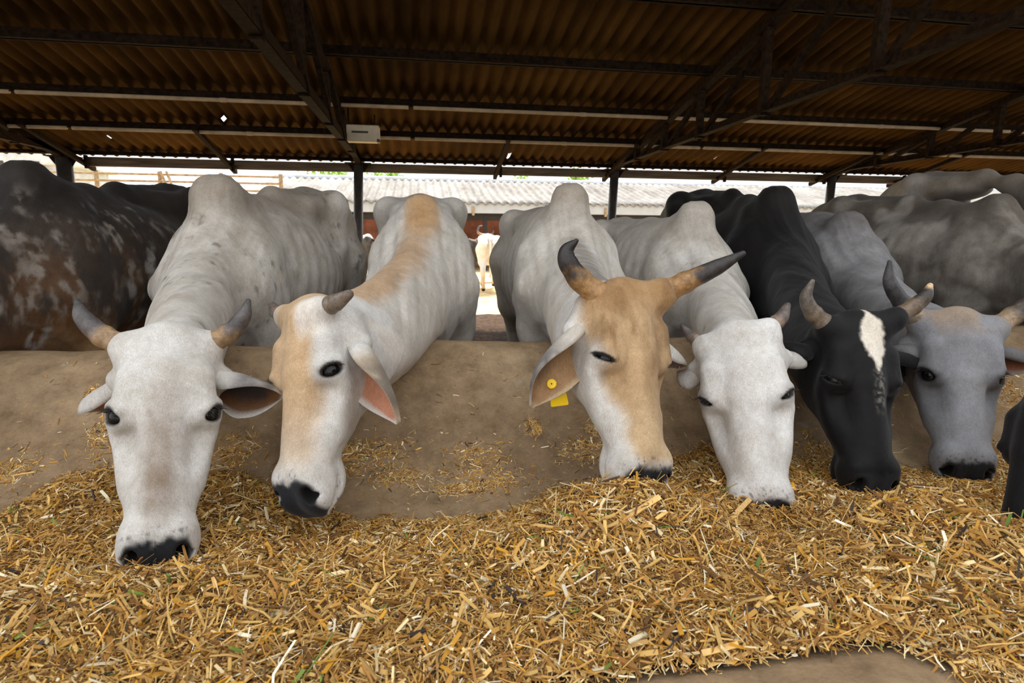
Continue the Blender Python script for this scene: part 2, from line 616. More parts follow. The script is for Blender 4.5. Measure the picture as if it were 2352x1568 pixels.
for k, x in enumerate(post_x):
    lean = LEAN.get(k, 0)
    base = np.array((x - lean * 2.0, YE, -0.05)); tp = np.array((x, YE, Z_CH - 0.02))
    r = empty('steel_post', tuple(base))
    tag(r, PLAB[k], 'post', 'posts along the far eave')
    rad = 0.088 if k == 0 else 0.062
    b = MB(); b.tube([base, tp], rad, 20); b.build('shaft', M['post'], r, smooth=True)
    b = MB(); b.box((x, YE, Z_CH - 0.012), (0.34, 0.2, 0.012)); b.build('cap_plate', M['steel'], r)
    for s in (-1, 1):
        b = MB()
        v = [(x + s * rad, YE - 0.006, Z_CH - 0.018), (x + s * (rad + 0.075), YE - 0.006, Z_CH - 0.018), (x + s * rad, YE - 0.006, Z_CH - 0.13)]
        v += [(a, YE + 0.006, c) for a, _, c in v]
        b.add(v, [(0, 1, 2), (5, 4, 3), (0, 3, 4, 1), (1, 4, 5, 2), (2, 5, 3, 0)])
        b.build('gusset', M['steel'], r)

def truss(k, x):
    r = empty('roof_truss', (x, YE, Z_CH))
    tag(r, TLAB[k], 'truss', 'roof trusses')
    zc = Z_CH + 0.03
    yf = 1.95
    b = MB(); b.angle((x, YE + 0.12, zc), (x, yf, zc), 0.075, 0.010); b.build('bottom_chord', M['steel'], r)
    def zt(y): return float(roof_z(y)) - 0.055
    b = MB(); b.bar((x, YE + 0.15, zt(YE + 0.15) + 0.04), (x, yf, zt(yf)), 0.075, 0.075); b.build('top_chord', M['steel'], r)
    ys = [7.15, 6.33, 5.50, 4.43, 3.26, 2.15]
    for y in ys:
        b = MB(); b.bar((x, y, zc - 0.02), (x, y, zt(y)), 0.065, 0.05, (0, 1, 0)); b.build('upright', M['steel'], r)
    for a, c in zip(ys[:-1], ys[1:]):
        b = MB(); b.bar((x + 0.03, a, zc), (x + 0.03, c, zt(c)), 0.045, 0.045); b.build('diagonal', M['steel'], r)
for k, x in enumerate(post_x):
    truss(k, x)

# rafter ends between the trusses, poking out under the eave board
RL = ['rafter end under the eave above the hump of the leftmost horned white cow', 'rafter end under the eave between the ear-tagged cow and its left neighbour',
      'rafter end under the eave just left of the post behind the tan-faced cow', 'rafter end under the eave above the white short-horned cow',
      'rafter end under the eave above the black cow', 'rafter end under the eave above the pale cow far right', 'rafter end under the eave beside the left end post']
for k, px in enumerate((540, 1137, 1388, 1640, 1865, 2045, 215)):
    e = P(px, 400, YE + 0.25)
    r = empty('rafter', (e[0], YE, ZE))
    tag(r, RL[k], 'rafter', 'rafter ends under the far eave')
    b = MB(); b.bar((e[0], YE + 0.28, 2.0), (e[0], YE - 1.05, float(roof_z(YE - 1.05)) - 0.03), 0.05, 0.05); b.build('strut', M['steel'], r)
    b = MB(); b.box((e[0] + 0.05, YE + 0.02, 2.06), (0.035, 0.04, 0.16)); b.build('hanger', M['steel'], r)

# cream box on the truss over the second post
def cream_box():
    Yb = 6.45
    c = P(835, 308, Yb)
    r = empty('electrical_box', tuple(c))
    tag(r, 'cream plastic box with a dark slot hung from the truss above the left white cows', 'box')
    wv = (P(872, 308, Yb) - P(797, 308, Yb))[0]; hv = abs((P(835, 290, Yb) - P(835, 328, Yb))[2])
    b = MB(); b.box(c, (wv, 0.13, hv), None, 0.012); b.build('housing', M['box'], r)
    b = MB(); b.box(c + np.array((-0.03, -0.067, 0.01)), (wv * 0.5, 0.006, 0.02)); b.build('slot', M['slot'], r)
    b = MB(); b.box(c + np.array((wv * 0.46, -0.01, -hv * 0.42)), (0.03, 0.12, 0.03)); b.build('latch', M['slot'], r)
    b = MB(); b.tube([c + np.array((0.12, 0, hv / 2 - .01)), c + np.array((0.12, 0.02, hv / 2 + 0.12))], 0.008, 8); b.build('hanger', M['steel'], r)
    b = MB(); b.tube([c + np.array((-0.15, 0, hv / 2 - .01)), c + np.array((-0.15, 0.02, hv / 2 + 0.18))], 0.008, 8); b.build('hanger', M['steel'], r)
cream_box()

# ---- far cattle shed
def far_shed():
    YF = 20.0
    x0, x1 = -5.9, 30.0
    r = empty('cattle_shed', (10, YF + 2, 0))
    tag(r, 'long far cattle shed with pale corrugated roof, white fascia and red wall', 'shed')
    zf0, zf1 = P(1150, 490, YF)[2], P(1150, 467, YF)[2]
    YR = 25.0; zr = P(1150, 420, YR)[2]
    b = MB(); b.box(((x0 + x1) / 2, YF, (zf0 + zf1) / 2), (x1 - x0, 0.06, zf1 - zf0)); b.build('fascia', M['white'], r)
    pitch = 0.30
    xs = np.arange(x0, x1, pitch / 6); ys = np.linspace(YF - 0.1, YR, 8)
    X, Y = np.meshgrid(xs, ys)
    step = 0.05 * (Y > YF + 2.2)
    Z = zf1 + 0.02 + (Y - YF) / (YR - YF) * (zr - zf1) + 0.05 * np.cos(2 * np.pi * X / pitch) + step
    V = np.stack([X.ravel(), Y.ravel(), Z.ravel()], 1); nx = len(xs)
    i = np.arange(nx - 1)[None, :] + (np.arange(7) * nx)[:, None]
    F = np.stack([i, i + 1, i + nx + 1, i + nx], -1).reshape(-1, 4)
    o = mesh_np('roof', V, F, M['far_roof'], r)
    md = o.modifiers.new('thickness', 'SOLIDIFY'); md.thickness = 0.02; md.offset = -1
    b = MB(); b.tube([(x0, YR, zr + 0.06), (x1, YR, zr + 0.06)], 0.13, 10); b.build('ridge_cap', M['pale'], r)
    # back slope
    Z2 = zr - (Y - YF) / (YR - YF) * (zr - zf1)
    V2 = np.stack([X.ravel(), (YR + (Y - YF)).ravel(), Z2.ravel()], 1)
    o = mesh_np('rear_roof', V2, F, M['far_roof'], r)
    md = o.modifiers.new('thickness', 'SOLIDIFY'); md.thickness = 0.02; md.offset = -1
    b = MB(); b.box(((x0 + x1) / 2, YF + 0.25, zf0 - 0.12), (x1 - x0, 0.1, 0.24)); b.build('lintel_beam', M['black'], r)
    b = MB(); b.box(((x0 + x1) / 2, YF + 4.5, 0.95), (x1 - x0, 0.2, 1.9)); b.build('rear_wall', M['red'], r)
    for x in np.arange(x0 + 0.4, x1, 1.55):
        b = MB(); b.box((x, YF + 0.25, zf0 / 2 - 0.05), (0.13, 0.13, zf0 + 0.05)); b.build('post', M['black'], r)
    for x in np.arange(x0 + 0.5, x1, 2.4):
        b = MB(); b.box((x, YF - 0.06, (zf0 + zf1) / 2 - 0.1), (0.08, 0.06, 0.3)); b.build('gutter_bracket', M['wood'], r)
far_shed()

# ---- left: pale building, rail fence, grass bank
def pale_building():
    c0 = P(10, 410, 24); c1 = P(175, 345, 24)
    r = empty('water_tank', (c0[0] + 1.6, 24, 0))
    tag(r, 'pale concrete water tank with a flared rim far behind the dark brown cow', 'tank')
    zt = c1[2]
    cx = (c0[0] + c1[0]) / 2
    w = c1[0] - c0[0]
    b = MB(); b.box((cx, 24.6, zt / 2 - .3), (w, 3, zt - 0.6), None, 0.05); b.build('wall', M['pale'], r)
    b = MB(); b.box((cx, 24.6, zt - 0.42), (w + 0.5, 3.4, 0.5), None, 0.08); b.build('rim', M['pale'], r)
    b = MB(); b.box((cx - w * 0.42, 23.0, zt - 0.1), (0.6, 0.5, 0.9), None, 0.1); b.build('spout', M['white'], r)
    for s in (-0.25, 0.2):
        b = MB(); b.box((cx + w * s, 23.0, zt / 2 - 0.2), (0.22, 0.22, zt - 0.7)); b.build('pier', M['post'], r)
pale_building()

def bank_z(x, y):
    p = np.stack([x, y, np.zeros_like(x)], 1)
    return 1.2 + (y - 32) * 0.055 + 0.9 * (fbm(p, 0.25, 3, 31) - 0.5)
heightgrid('ground_bank', -60, 8, 30, 62, 0.8, 0.8, lambda x, y: np.maximum(bank_z(x, y) * sstep(30, 36, y) * sstep(8, 2, x), -0.1), M['grass'], 'structure')

def rail_fence():
    Yf = 16.0
    xa, xb = P(120, 420, Yf)[0], P(640, 420, Yf)[0]
    r = empty('rail_fence', ((xa + xb) / 2, Yf, 0))
    tag(r, 'thin wooden rail fence on the green bank behind the left cows', 'fence')
    for yy in (398, 414, 432, 452):
        z = P(300, yy, Yf)[2]
        b = MB(); b.tube([(xa - 3, Yf, z), (xb, Yf, z - 0.02)], 0.028, 8); b.build('rail', M['wood'], r)
    zt = P(300, 392, Yf)[2]
    for x in np.linspace(xa - 2, xb, 6):
        b = MB(); b.tube([(x, Yf + 0.05, -0.1), (x + 0.05, Yf + 0.05, zt)], 0.05, 8); b.build('post', M['wood'], r)
    px = P(372, 410, Yf)[0]
    for s in (0.0, 0.14):
        b = MB(); b.tube([(px + s, Yf - 0.05, zt), (px + 0.75 + s, Yf - 0.05, 0.2)], 0.035, 8); b.build('brace', M['wood'], r)
rail_fence()

def tree(label, base, h, rad, n, seed, group):
    rg = np.random.default_rng(seed)
    r = empty('tree', tuple(base))
    tag(r, label, 'tree', group)
    b = MB()
    base = np.asarray(base, float)
    b.tube([base + (0, 0, -0.2), base + (0.05, 0, h * 0.3), base + (0, 0.1, h * 0.62)], [0.16, 0.12, 0.06], 10)
    b.build('trunk', M['bark'], r, smooth=True)
    # crown: many small leaves in clumps
    cl = rg.normal(size=(26, 3)); cl /= np.linalg.norm(cl, axis=1)[:, None]
    cl *= rg.uniform(0.35, 1.0, (26, 1)) ** 0.5
    cen = base + np.array((0, 0, h * 0.66)) + cl * np.array((rad, rad, h * 0.34))
    idx = rg.integers(0, 26, n)
    pos = cen[idx] + rg.normal(size=(n, 3)) * rad * 0.17
    ax = rg.normal(size=(n, 3)); ax /= np.linalg.norm(ax, axis=1)[:, None]
    bx = np.cross(ax, rg.normal(size=(n, 3))); bx /= np.linalg.norm(bx, axis=1)[:, None]
    L = rg.uniform(0.07, 0.16, (n, 1)); Wd = L * 0.45
    up = np.cross(ax, bx) * L * 0.16
    V = np.stack([pos - ax * L, pos - bx * Wd + up, pos + ax * L, pos + bx * Wd + up], 1).reshape(-1, 3)
    F = np.arange(4 * n).reshape(-1, 4)
    mesh_np('crown', V, F, M['leaf'], r, smooth=False)
TREES = [(745, 33, 4.9, 1.45, 'bushy green tree beyond the far shed roof, left of the post under the cream box'), (895, 34, 4.9, 1.45, 'bushy green tree beyond the far shed roof, above the tan-backed cow'),
         (1185, 34, 4.9, 1.4, 'bushy green tree beyond the far shed roof, left of the tall hump'), (1335, 33, 4.9, 1.35, 'bushy green tree beyond the far shed roof, right of the tall hump'),
         (2095, 32, 4.6, 1.4, 'bushy green tree beyond the far shed roof, above the pale cow highest at the edge'), (25, 40, 7.2, 2.6, 'bushy green tree behind the pale water tank')]
for k, (px, Yt, h, rad, lab) in enumerate(TREES):
    b0 = P(px, 500, Yt)
    tree(lab, (b0[0], Yt, 0.6 if px < 100 else 0.0), h, rad, 2600, 100 + k, 'trees beyond the far shed')

# ---- added wall out of view, blocking sky light so the right side falls darker
def shade_wall():
    b = MB(); b.box((3.55, -2.6, 1.5), (0.22, 6.2, 3.0), None, 0.02)
    o = b.build('wall_light_block', M['wallbrick'], origin=(3.55, -2.6, 0)); o['kind'] = 'structure'
shade_wall()

# ================================================================== cattle
# A body is one smooth surface: bones and muscles are blended distance fields, meshed by surface nets
# (8 to 11 mm on the trunk, 5 mm on the head) into ONE mesh.
class SDF:
    def __init__(self):
        self.prims = []
    def cone(self, a, b, r1, r2, k=0.03, sub=False):
        a = np.asarray(a, float); b = np.asarray(b, float)
        ba = b - a; l2 = max(np.dot(ba, ba), 1e-9)
        def f(p):
            pa = p - a
            t = np.clip((pa @ ba) / l2, 0, 1)
            return np.linalg.norm(pa - t[:, None] * ba, axis=1) - (r1 + (r2 - r1) * t)
        c = (a + b) / 2
        self.prims.append((f, c, math.sqrt(l2) / 2 + max(r1, r2), k, sub))
    def chain(self, pts, rad, k=0.03):
        # one strand: hard union of tapered segments, so that joints do not swell
        pts = [np.asarray(p, float) for p in pts]
        def f(p):
            best = np.full(len(p), 1e3)
            for a, b, r1, r2 in zip(pts[:-1], pts[1:], rad[:-1], rad[1:]):
                ba = b - a; pa = p - a
                t = np.clip((pa @ ba) / max(ba @ ba, 1e-9), 0, 1)
                best = np.minimum(best, np.linalg.norm(pa - t[:, None] * ba, axis=1) - (r1 + (r2 - r1) * t))
            return best
        A = np.array(pts); c = (A.min(0) + A.max(0)) / 2
        self.prims.append((f, c, float(np.linalg.norm(A - c, axis=1).max() + max(rad)), k, False))
    def ell(self, c, r, R=None, k=0.03, sub=False):
        c = np.asarray(c, float); r = np.asarray(r, float)
        R = np.eye(3) if R is None else np.asarray(R, float)       # rows: local axes
        def f(p):
            q = (p - c) @ R.T
            k0 = np.linalg.norm(q / r, axis=1)
            k1 = np.linalg.norm(q / (r * r), axis=1) + 1e-9
            return k0 * (k0 - 1.0) / k1
        self.prims.append((f, c, float(r.max()), k, sub))
    def func(self, f, c, rad, k=0.03, sub=False):
        self.prims.append((f, np.asarray(c, float), rad, k, sub))
    def eval(self, p, cull=True):
        d = np.full(len(p), 1.0)
        if cull:
            lo, hi = p.min(0), p.max(0)
        for f, c, rad, k, sub in self.prims:
            if cull:
                q = np.clip(c, lo, hi) - c
                if math.sqrt(q @ q) - rad > k + 0.12:
                    continue
            e = f(p)
            if sub:
                h = np.maximum(k - np.abs(d + e), 0) / k
                d = np.maximum(d, -e) + h * h * k * 0.25
            else:
                h = np.maximum(k - np.abs(d - e), 0) / k
                d = np.minimum(d, e) - h * h * k * 0.25
        return d

def surface_nets(sdf, lo, hi, h, keep=None, post=None, B=8):
    """sparse surface nets of sdf in the box lo..hi at voxel h; keep(p) -> mask of cells wanted"""
    lo = np.asarray(lo, float); hi = np.asarray(hi, float)
    nb = np.ceil((hi - lo) / (h * B)).astype(int) + 1
    bi = np.stack(np.meshgrid(*[np.arange(k) for k in nb], indexing='ij'), -1).reshape(-1, 3)
    cen = lo + (bi + 0.5) * h * B
    d = np.concatenate([sdf.eval(c, cull=False) for c in np.array_split(cen, max(1, len(cen) // 20000))])
    diag = h * B * math.sqrt(3) / 2
    act = np.abs(d) < diag * 1.6 + 0.012
    if keep is not None:
        act &= keep(cen, diag)
    bi = bi[act]
    if len(bi) == 0:
        return np.zeros((0, 3)), np.zeros((0, 4), int)
    # spatial order so that chunks stay compact
    key = (bi // 3) @ np.array((10 ** 8, 10 ** 4, 1))
    bi = bi[np.argsort(key, kind='stable')]
    g = np.arange(B + 1)
    off = np.stack(np.meshgrid(g, g, g, indexing='ij'), -1).reshape(-1, 3)
    n3 = (nb + 2) * B
    def ck(ijk):
        return (ijk[..., 0].astype(np.int64) * n3[1] + ijk[..., 1]) * n3[2] + ijk[..., 2]
    keys, verts, equads = [], [], []
    corners = np.array([(x, y, z) for x in (0, 1) for y in (0, 1) for z in (0, 1)])
    edges = [(a, b) for a in range(8) for b in range(a + 1, 8) if np.abs(corners[a] - corners[b]).sum() == 1]
    for s in range(0, len(bi), 24):
        blk = bi[s:s + 24]
        gi = (blk[:, None, :] * B + off[None]).reshape(-1, 3)
        v = sdf.eval(lo + gi * h).reshape(len(blk), B + 1, B + 1, B + 1)
        if post is not None:
            v = post(lo + gi * h, v.reshape(-1)).reshape(v.shape)
        vals = np.stack([v[:, x:x + B, y:y + B, z:z + B] for x, y, z in corners], -1)
        neg = vals < 0
        cnt = neg.sum(-1)
        m = (cnt > 0) & (cnt < 8)
        w = np.nonzero(m)
        if len(w[0]):
            vv = vals[w]
            acc = np.zeros((len(vv), 3)); num = np.zeros(len(vv))
            for a, b in edges:
                cr = (vv[:, a] < 0) != (vv[:, b] < 0)
                t = np.where(cr, vv[:, a] / np.where(cr, vv[:, a] - vv[:, b], 1), 0)
                pt = corners[a][None] + t[:, None] * (corners[b] - corners[a])[None]
                acc += pt * cr[:, None]; num += cr
            cell = blk[w[0]] * B + np.stack(w[1:], 1)
            verts.append(lo + (cell + acc / num[:, None]) * h)
            keys.append(ck(cell))
        for ax in range(3):
            sl0 = [slice(0, B)] * 3; sl1 = [slice(0, B)] * 3
            sl1[ax] = slice(1, B + 1)
            a = v[(slice(None), *sl0)]; b = v[(slice(None), *sl1)]
            w = np.nonzero((a < 0) != (b < 0))
            if len(w[0]):
                cell = blk[w[0]] * B + np.stack(w[1:], 1)
                e1 = np.zeros(3, int); e2 = np.zeros(3, int)
                e1[(ax + 1) % 3] = 1; e2[(ax + 2) % 3] = 1
                q = np.stack([ck(cell), ck(cell - e1), ck(cell - e1 - e2), ck(cell - e2)], 1)
                flip = ~(a[w] < 0)
                q[flip] = q[flip][:, ::-1]
                equads.append(q)
    keys = np.concatenate(keys); verts = np.concatenate(verts); q = np.concatenate(equads)
    o = np.argsort(keys); keys = keys[o]; verts = verts[o]
    ix = np.clip(np.searchsorted(keys, q), 0, len(keys) - 1)
    F = ix[(keys[ix] == q).all(1)]
    if keep is not None:
        F = F[keep(verts[F].mean(1), 0.0)]
    used = np.zeros(len(verts), bool); used[F] = True
    re = np.cumsum(used) - 1
    return verts[used], re[F]

def newton(sdf, V, post=None, h=0.003, it=1):
    """pull the vertices onto the surface"""
    for _ in range(it):
        out = np.empty_like(V)
        key = (V // 0.12).astype(int) @ np.array((10 ** 8, 10 ** 4, 1))
        order = np.argsort(key, kind='stable')
        for s in range(0, len(V), 3000):
            idx = order[s:s + 3000]
            p = V[idx]
            pts = np.concatenate([p] + [p + h * e for e in np.eye(3)] + [p - h * e for e in np.eye(3)])
            d = sdf.eval(pts)
            if post is not None:
                d = post(pts, d)
            n = len(p)
            d0 = d[:n]
            gr = np.stack([(d[n * (1 + i):n * (2 + i)] - d[n * (4 + i):n * (5 + i)]) / (2 * h) for i in range(3)], 1)
            g2 = (gr ** 2).sum(1) + 1e-4
            stp = np.clip(d0 / g2, -0.006, 0.006)
            out[idx] = p - gr * stp[:, None]
        V = out
    return V

HU = np.array([-0.02, 0.02, 0.05, 0.09, 0.14, 0.20, 0.26, 0.32, 0.38, 0.42, 0.46, 0.50, 0.54])
HW = np.array([0.108, 0.110, 0.109, 0.107, 0.103, 0.099, 0.097, 0.090, 0.078, 0.070, 0.067, 0.067, 0.060])
HT = np.array([-0.055, -0.022, -0.004, 0.006, 0.012, 0.009, 0.001, -0.004, -0.006, -0.006, -0.010, -0.020, -0.040])
HB = np.array([-0.16, -0.18, -0.20, -0.222, -0.240, -0.246, -0.236, -0.208, -0.170, -0.146, -0.136, -0.134, -0.128])
_hu = np.linspace(-0.12, 0.64, 240)
def _sm(y):
    v = np.interp(_hu, HU, y)
    for _ in range(10):
        v[1:-1] = 0.25 * v[:-2] + 0.5 * v[1:-1] + 0.25 * v[2:]
    return v
_hw, _ht, _hb = _sm(HW), _sm(HT), _sm(HB)

def smax(a, b, k):
    h = np.maximum(k - np.abs(a - b), 0) / k
    return np.maximum(a, b) + h * h * k * 0.25

class Cow:
    def __init__(self, label, hump, hip, poll=None, muzzle=None, turn=0.0, hl=0.52, S=1.0, horns=(), ears=(), paint=None,
                 coat='coat', hump_h=1.0, lid=1.0, lash=True, hump_z=None, hip_z=None, voxel=0.010, head_voxel=0.0048,
                 detail=True, group='cows feeding at the trough', jaw=1.0, seat=True, hump_w=1.0, name='cow', bulk=0.92, eye_open=1.0, wid=1.0):
        self.wid = wid
        self.S = S
        hump = np.asarray(hump, float); hip = np.asarray(hip, float)
        F = hump - hip; F[2] = 0
        self.len = np.linalg.norm(F) / (0.98 * S)
        F = _nrm(F)
        self.F = F; self.Z = np.array((0, 0, 1.0)); self.L = np.cross(self.Z, F)
        self.O = np.array((hump[0], hump[1], 0.0))
        self.hz = (hump_z if hump_z else hump[2]) / S
        self.rz = (hip_z if hip_z else hip[2]) / S
        self.bulk = bulk
        # head frame
        poll = np.asarray(poll, float); muz = np.asarray(muzzle, float)
        u = _nrm(muz - poll)
        ref = CAM - (poll + muz) / 2
        ref[2] = 0.15 * ref[2]
        n = _nrm(ref - u * np.dot(ref, u))
        a = math.radians(turn)
        l = np.cross(n, u)
        n = n * math.cos(a) + l * math.sin(a)
        l = np.cross(n, u)
        self.u, self.n, self.l = u, _nrm(n), _nrm(l)
        self.h0 = poll; self.hs = hl / 0.52
        self.args = dict(horns=horns, ears=ears, paint=paint, coat=coat, hump_h=hump_h, lid=lid, lash=lash, jaw=jaw, seat=seat, hump_w=hump_w, eye_open=eye_open)
        self.label, self.group, self.name = label, group, name
        self.vx, self.hvx, self.detail = voxel, head_voxel, detail
    def B(self, f, s, z):
        """trunk coordinates (forward of the withers, to its left, up) -> world"""
        f = f * self.len if f < 0 else f
        return self.O + (self.F * f + self.L * s + self.Z * z) * self.S
    def H(self, u, b, c):
        """head coordinates (down the face, to its left, out of the face) -> world"""
        return self.h0 + (self.u * u + self.l * (b * self.wid) + self.n * c) * self.hs
    def to_head(self, p):
        q = (p - self.h0) / self.hs
        return np.stack([q @ self.u, q @ self.l / self.wid, q @ self.n], 1)
    def to_body(self, p):
        q = (p - self.O) / self.S
        f = q @ self.F
        return np.stack([np.where(f < 0, f / self.len, f), q @ self.L, q @ self.Z], 1)

    def build_sdf(self):
        A = self.args; S = self.S; sd = SDF()
        BR = np.stack([self.F, self.L, self.Z])
        B, H, bk = self.B, self.H, self.bulk
        hz, rz = self.hz, self.rz
        def ell(c, r, k, sub=False, R=BR): sd.ell(B(*c), np.array(r) * S, R, k * S, sub)
        def cone(a, b, r1, r2, k, sub=False): sd.cone(B(*a), B(*b), r1 * S, r2 * S, k * S, sub)
        wz = hz - 0.19 * A['hump_h']         # withers, under the hump
        # barrel
        ell((-0.34, 0, 0.97), (0.42, 0.265 * bk, 0.33), 0.05)
        ell((-0.62, 0, 0.93), (0.46, 0.335 * bk, 0.345), 0.10)
        ell((-0.92, 0, 0.98), (0.34, 0.27 * bk, 0.29), 0.10)
        ell((-0.45, 0, 1.13), (0.60, 0.17 * bk, 0.16), 0.12)
        # spine and rump bones
        cone((-0.10, 0, wz - 0.06), (-0.55, 0, rz - 0.075), 0.055, 0.042, 0.09)
        cone((-0.55, 0, rz - 0.075), (-1.02, 0, rz - 0.040), 0.042, 0.045, 0.08)
        cone((-1.02, 0, rz - 0.040), (-1.20, 0, rz - 0.030), 0.045, 0.040, 0.06)
        cone((-1.20, 0, rz - 0.030), (-1.42, 0, rz - 0.10), 0.040, 0.035, 0.05)
        ell((-1.06, 0, rz - 0.10), (0.17, 0.21, 0.070), 0.09)
        ell((-0.84, 0, rz - 0.14), (0.28, 0.20, 0.085), 0.09)
        for s in (-1, 1):
            cone((-0.98, s * 0.195, rz - 0.070), (-1.08, s * 0.05, rz - 0.045), 0.042, 0.035, 0.07)
            ell((-0.97, s * 0.205, rz - 0.078), (0.06, 0.042, 0.050), 0.05)
            cone((-0.97, s * 0.198, rz - 0.11), (-0.93, s * 0.185, rz - 0.32), 0.055, 0.09, 0.09)
            cone((-0.72, s * 0.12, rz - 0.10), (-0.98, s * 0.185, rz - 0.10), 0.035, 0.045, 0.08)
            cone((-0.97, s * 0.19, rz - 0.12), (-1.42, s * 0.12, rz - 0.22), 0.06, 0.055, 0.10)
            ell((-1.42, s * 0.115, rz - 0.22), (0.055, 0.05, 0.055), 0.04)
            ell((-1.18, s * 0.14, rz - 0.30), (0.25, 0.125, 0.25), 0.09)
            cone((-1.16, s * 0.175, 0.98), (-1.20, s * 0.18, 0.70), 0.175, 0.105, 0.08)
            cone((-1.20, s * 0.18, 0.70), (-1.37, s * 0.165, 0.50), 0.095, 0.055, 0.05)
            cone((-1.37, s * 0.165, 0.50), (-1.33, s * 0.165, 0.16), 0.050, 0.036, 0.03)
            cone((-1.33, s * 0.165, 0.16), (-1.28, s * 0.165, 0.04), 0.042, 0.048, 0.03)
            # shoulder blade and forelimb
            cone((-0.06, s * 0.075, wz - 0.04), (0.14, s * 0.150, 0.93), 0.052, 0.090, 0.12)
            cone((0.00, s * 0.145, 1.04), (-0.03, s * 0.17, 0.86), 0.085, 0.095, 0.12)
            cone((0.14, s * 0.150, 0.92), (0.02, s * 0.160, 0.72), 0.090, 0.078, 0.08)
            cone((0.02, s * 0.160, 0.72), (0.05, s * 0.150, 0.42), 0.080, 0.048, 0.05)
            cone((0.05, s * 0.150, 0.42), (0.05, s * 0.150, 0.36), 0.054, 0.050, 0.03)
            cone((0.05, s * 0.150, 0.38), (0.05, s * 0.150, 0.14), 0.042, 0.036, 0.03)
            cone((0.05, s * 0.150, 0.14), (0.09, s * 0.150, 0.04), 0.042, 0.048, 0.03)
            # flank hollow
            ell((-0.80, s * 0.30 * bk, rz - 0.23), (0.12, 0.05, 0.09), 0.12, True)
        # chest and brisket
        ell((-0.02, 0, 0.93), (0.30, 0.185, 0.30), 0.10)
        cone((0.18, 0, 0.88), (0.26, 0, 0.74), 0.13, 0.085, 0.09)
        cone((0.22, 0, 0.70), (-0.25, 0, 0.64), 0.06, 0.05, 0.08)
        # hump
        hw = A['hump_w']; hh = A['hump_h']
        if hh > 0.05:
            cone((0.06, 0, wz - 0.07), (0.02, 0, hz - 0.092 * hw), 0.105, 0.092 * hw, 0.06)
            cone((0.02, 0, hz - 0.092 * hw), (-0.12, 0, hz - 0.14), 0.090 * hw, 0.072 * hw, 0.05)
            cone((-0.12, 0, hz - 0.14), (-0.30, 0, (wz + rz) / 2 - 0.05), 0.07, 0.05, 0.10)
        # tail
        cone((-1.42, 0, rz - 0.09), (-1.49, 0, rz - 0.22), 0.032, 0.026, 0.03)
        cone((-1.49, 0, rz - 0.22), (-1.50, 0, 0.62), 0.026, 0.016, 0.02)
        cone((-1.50, 0, 0.62), (-1.48, 0, 0.36), 0.022, 0.030, 0.02)
        # neck: crest, middle and throat strands
        def strand(p0, t0, p1, t1, r0, r1, k, n=9):
            pts = []
            for i in range(n + 1):
                t = i / n; m = 1 - t
                pts.append(p0 * m ** 3 + (p0 + t0) * 3 * m * m * t + (p1 - t1) * 3 * m * t * t + p1 * t ** 3)
            sd.chain(pts, [r0 + (r1 - r0) * i / n for i in range(n + 1)], k)
            return pts
        hs = self.hs
        fwd = self.F
        pb = H(0.030, 0, -0.080); pm = H(0.10, 0, -0.150); pt = H(0.17, 0, -0.190)
        Dn = np.linalg.norm(pb - B(0.1, 0, wz))
        dv = _nrm(self.u * 0.25 - self.n * 0.0 + _nrm(pb - B(0.1, 0, wz)) * 0.9)
        hf = _nrm(self.n * 0.55 + _nrm(pb - B(0.1, 0, wz)))
        self.crest = strand(B(0.06, 0, wz - 0.03), (fwd * 0.13 - self.Z * 0.20) * Dn, pb, hf * 0.22 * Dn, 0.050 * S, 0.040 * hs, 0.07 * S)
        strand(B(0.04, 0, (wz + 0.95) / 2 - 0.02), (fwd * 0.20 - self.Z * 0.12) * Dn, pm, hf * 0.22 * Dn, 0.118 * S, 0.060 * hs, 0.15 * S)
        low = strand(B(0.14, 0, 0.87), (fwd * 0.22 - self.Z * 0.04) * Dn, pt, hf * 0.20 * Dn, 0.138 * S, 0.056 * hs, 0.15 * S)
        # dewlap
        dl = [q - self.Z * (0.075 * S * math.sin(math.pi * min(1, 0.12 + i / 9)) + 0.035) for i, q in enumerate(low)]
        sd.chain(dl[:8], [0.028 * S - 0.001 * i for i in range(8)], 0.07 * S)
        # ---------------- head
        jaw = A['jaw']
        def loft(p):
            q = self.to_head(p)
            u, b, c = q[:, 0], q[:, 1], q[:, 2]
            w = np.interp(u, _hu, _hw); t = np.interp(u, _hu, _ht); bo = np.interp(u, _hu, _hb) * jaw
            cm = t * 0.55 + bo * 0.45; 
            up = np.maximum(t - cm, 1e-4); dn = np.maximum(cm - bo, 1e-4)
            qq = np.where(c > cm, (c - cm) / up, (c - cm) / dn)
            nose = sstep(0.24, 0.33, u) * (1 - sstep(0.42, 0.48, u))
            muzz = sstep(0.40, 0.48, u)
            wl = w * (1 - np.clip(-qq, 0, 1.3) ** 1.5 * (0.52 * (1 - muzz) + 0.22 * muzz) - np.clip(qq, 0, 1.2) ** 2 * (0.10 + 0.18 * nose))
            wl = np.maximum(wl, 0.012)
            r = (np.abs(b / wl) ** 2.5 + np.abs(qq) ** 2.5) ** 0.4
            hh = np.where(c > cm, up, dn)
            sc = np.where(np.abs(b / wl) > np.abs(qq), wl, hh)
            d = (r - 1) * sc * 0.8
            d = smax(d, -(u - 0.004 - 1.2 * np.minimum(b * b, 0.012)), 0.022)
            d = smax(d, (u - 0.527) * 0.87 + (c + 0.060) * 0.49, 0.035)
            return d * hs
        sd.func(loft, H(0.26, 0, -0.11), 0.36 * hs, 0.05)
        HR = np.stack([self.u, self.l, self.n])
        def rell(c, r, k, sub=False, R=HR): sd.ell(H(*c), np.array(r) * hs, R, k * hs, sub)
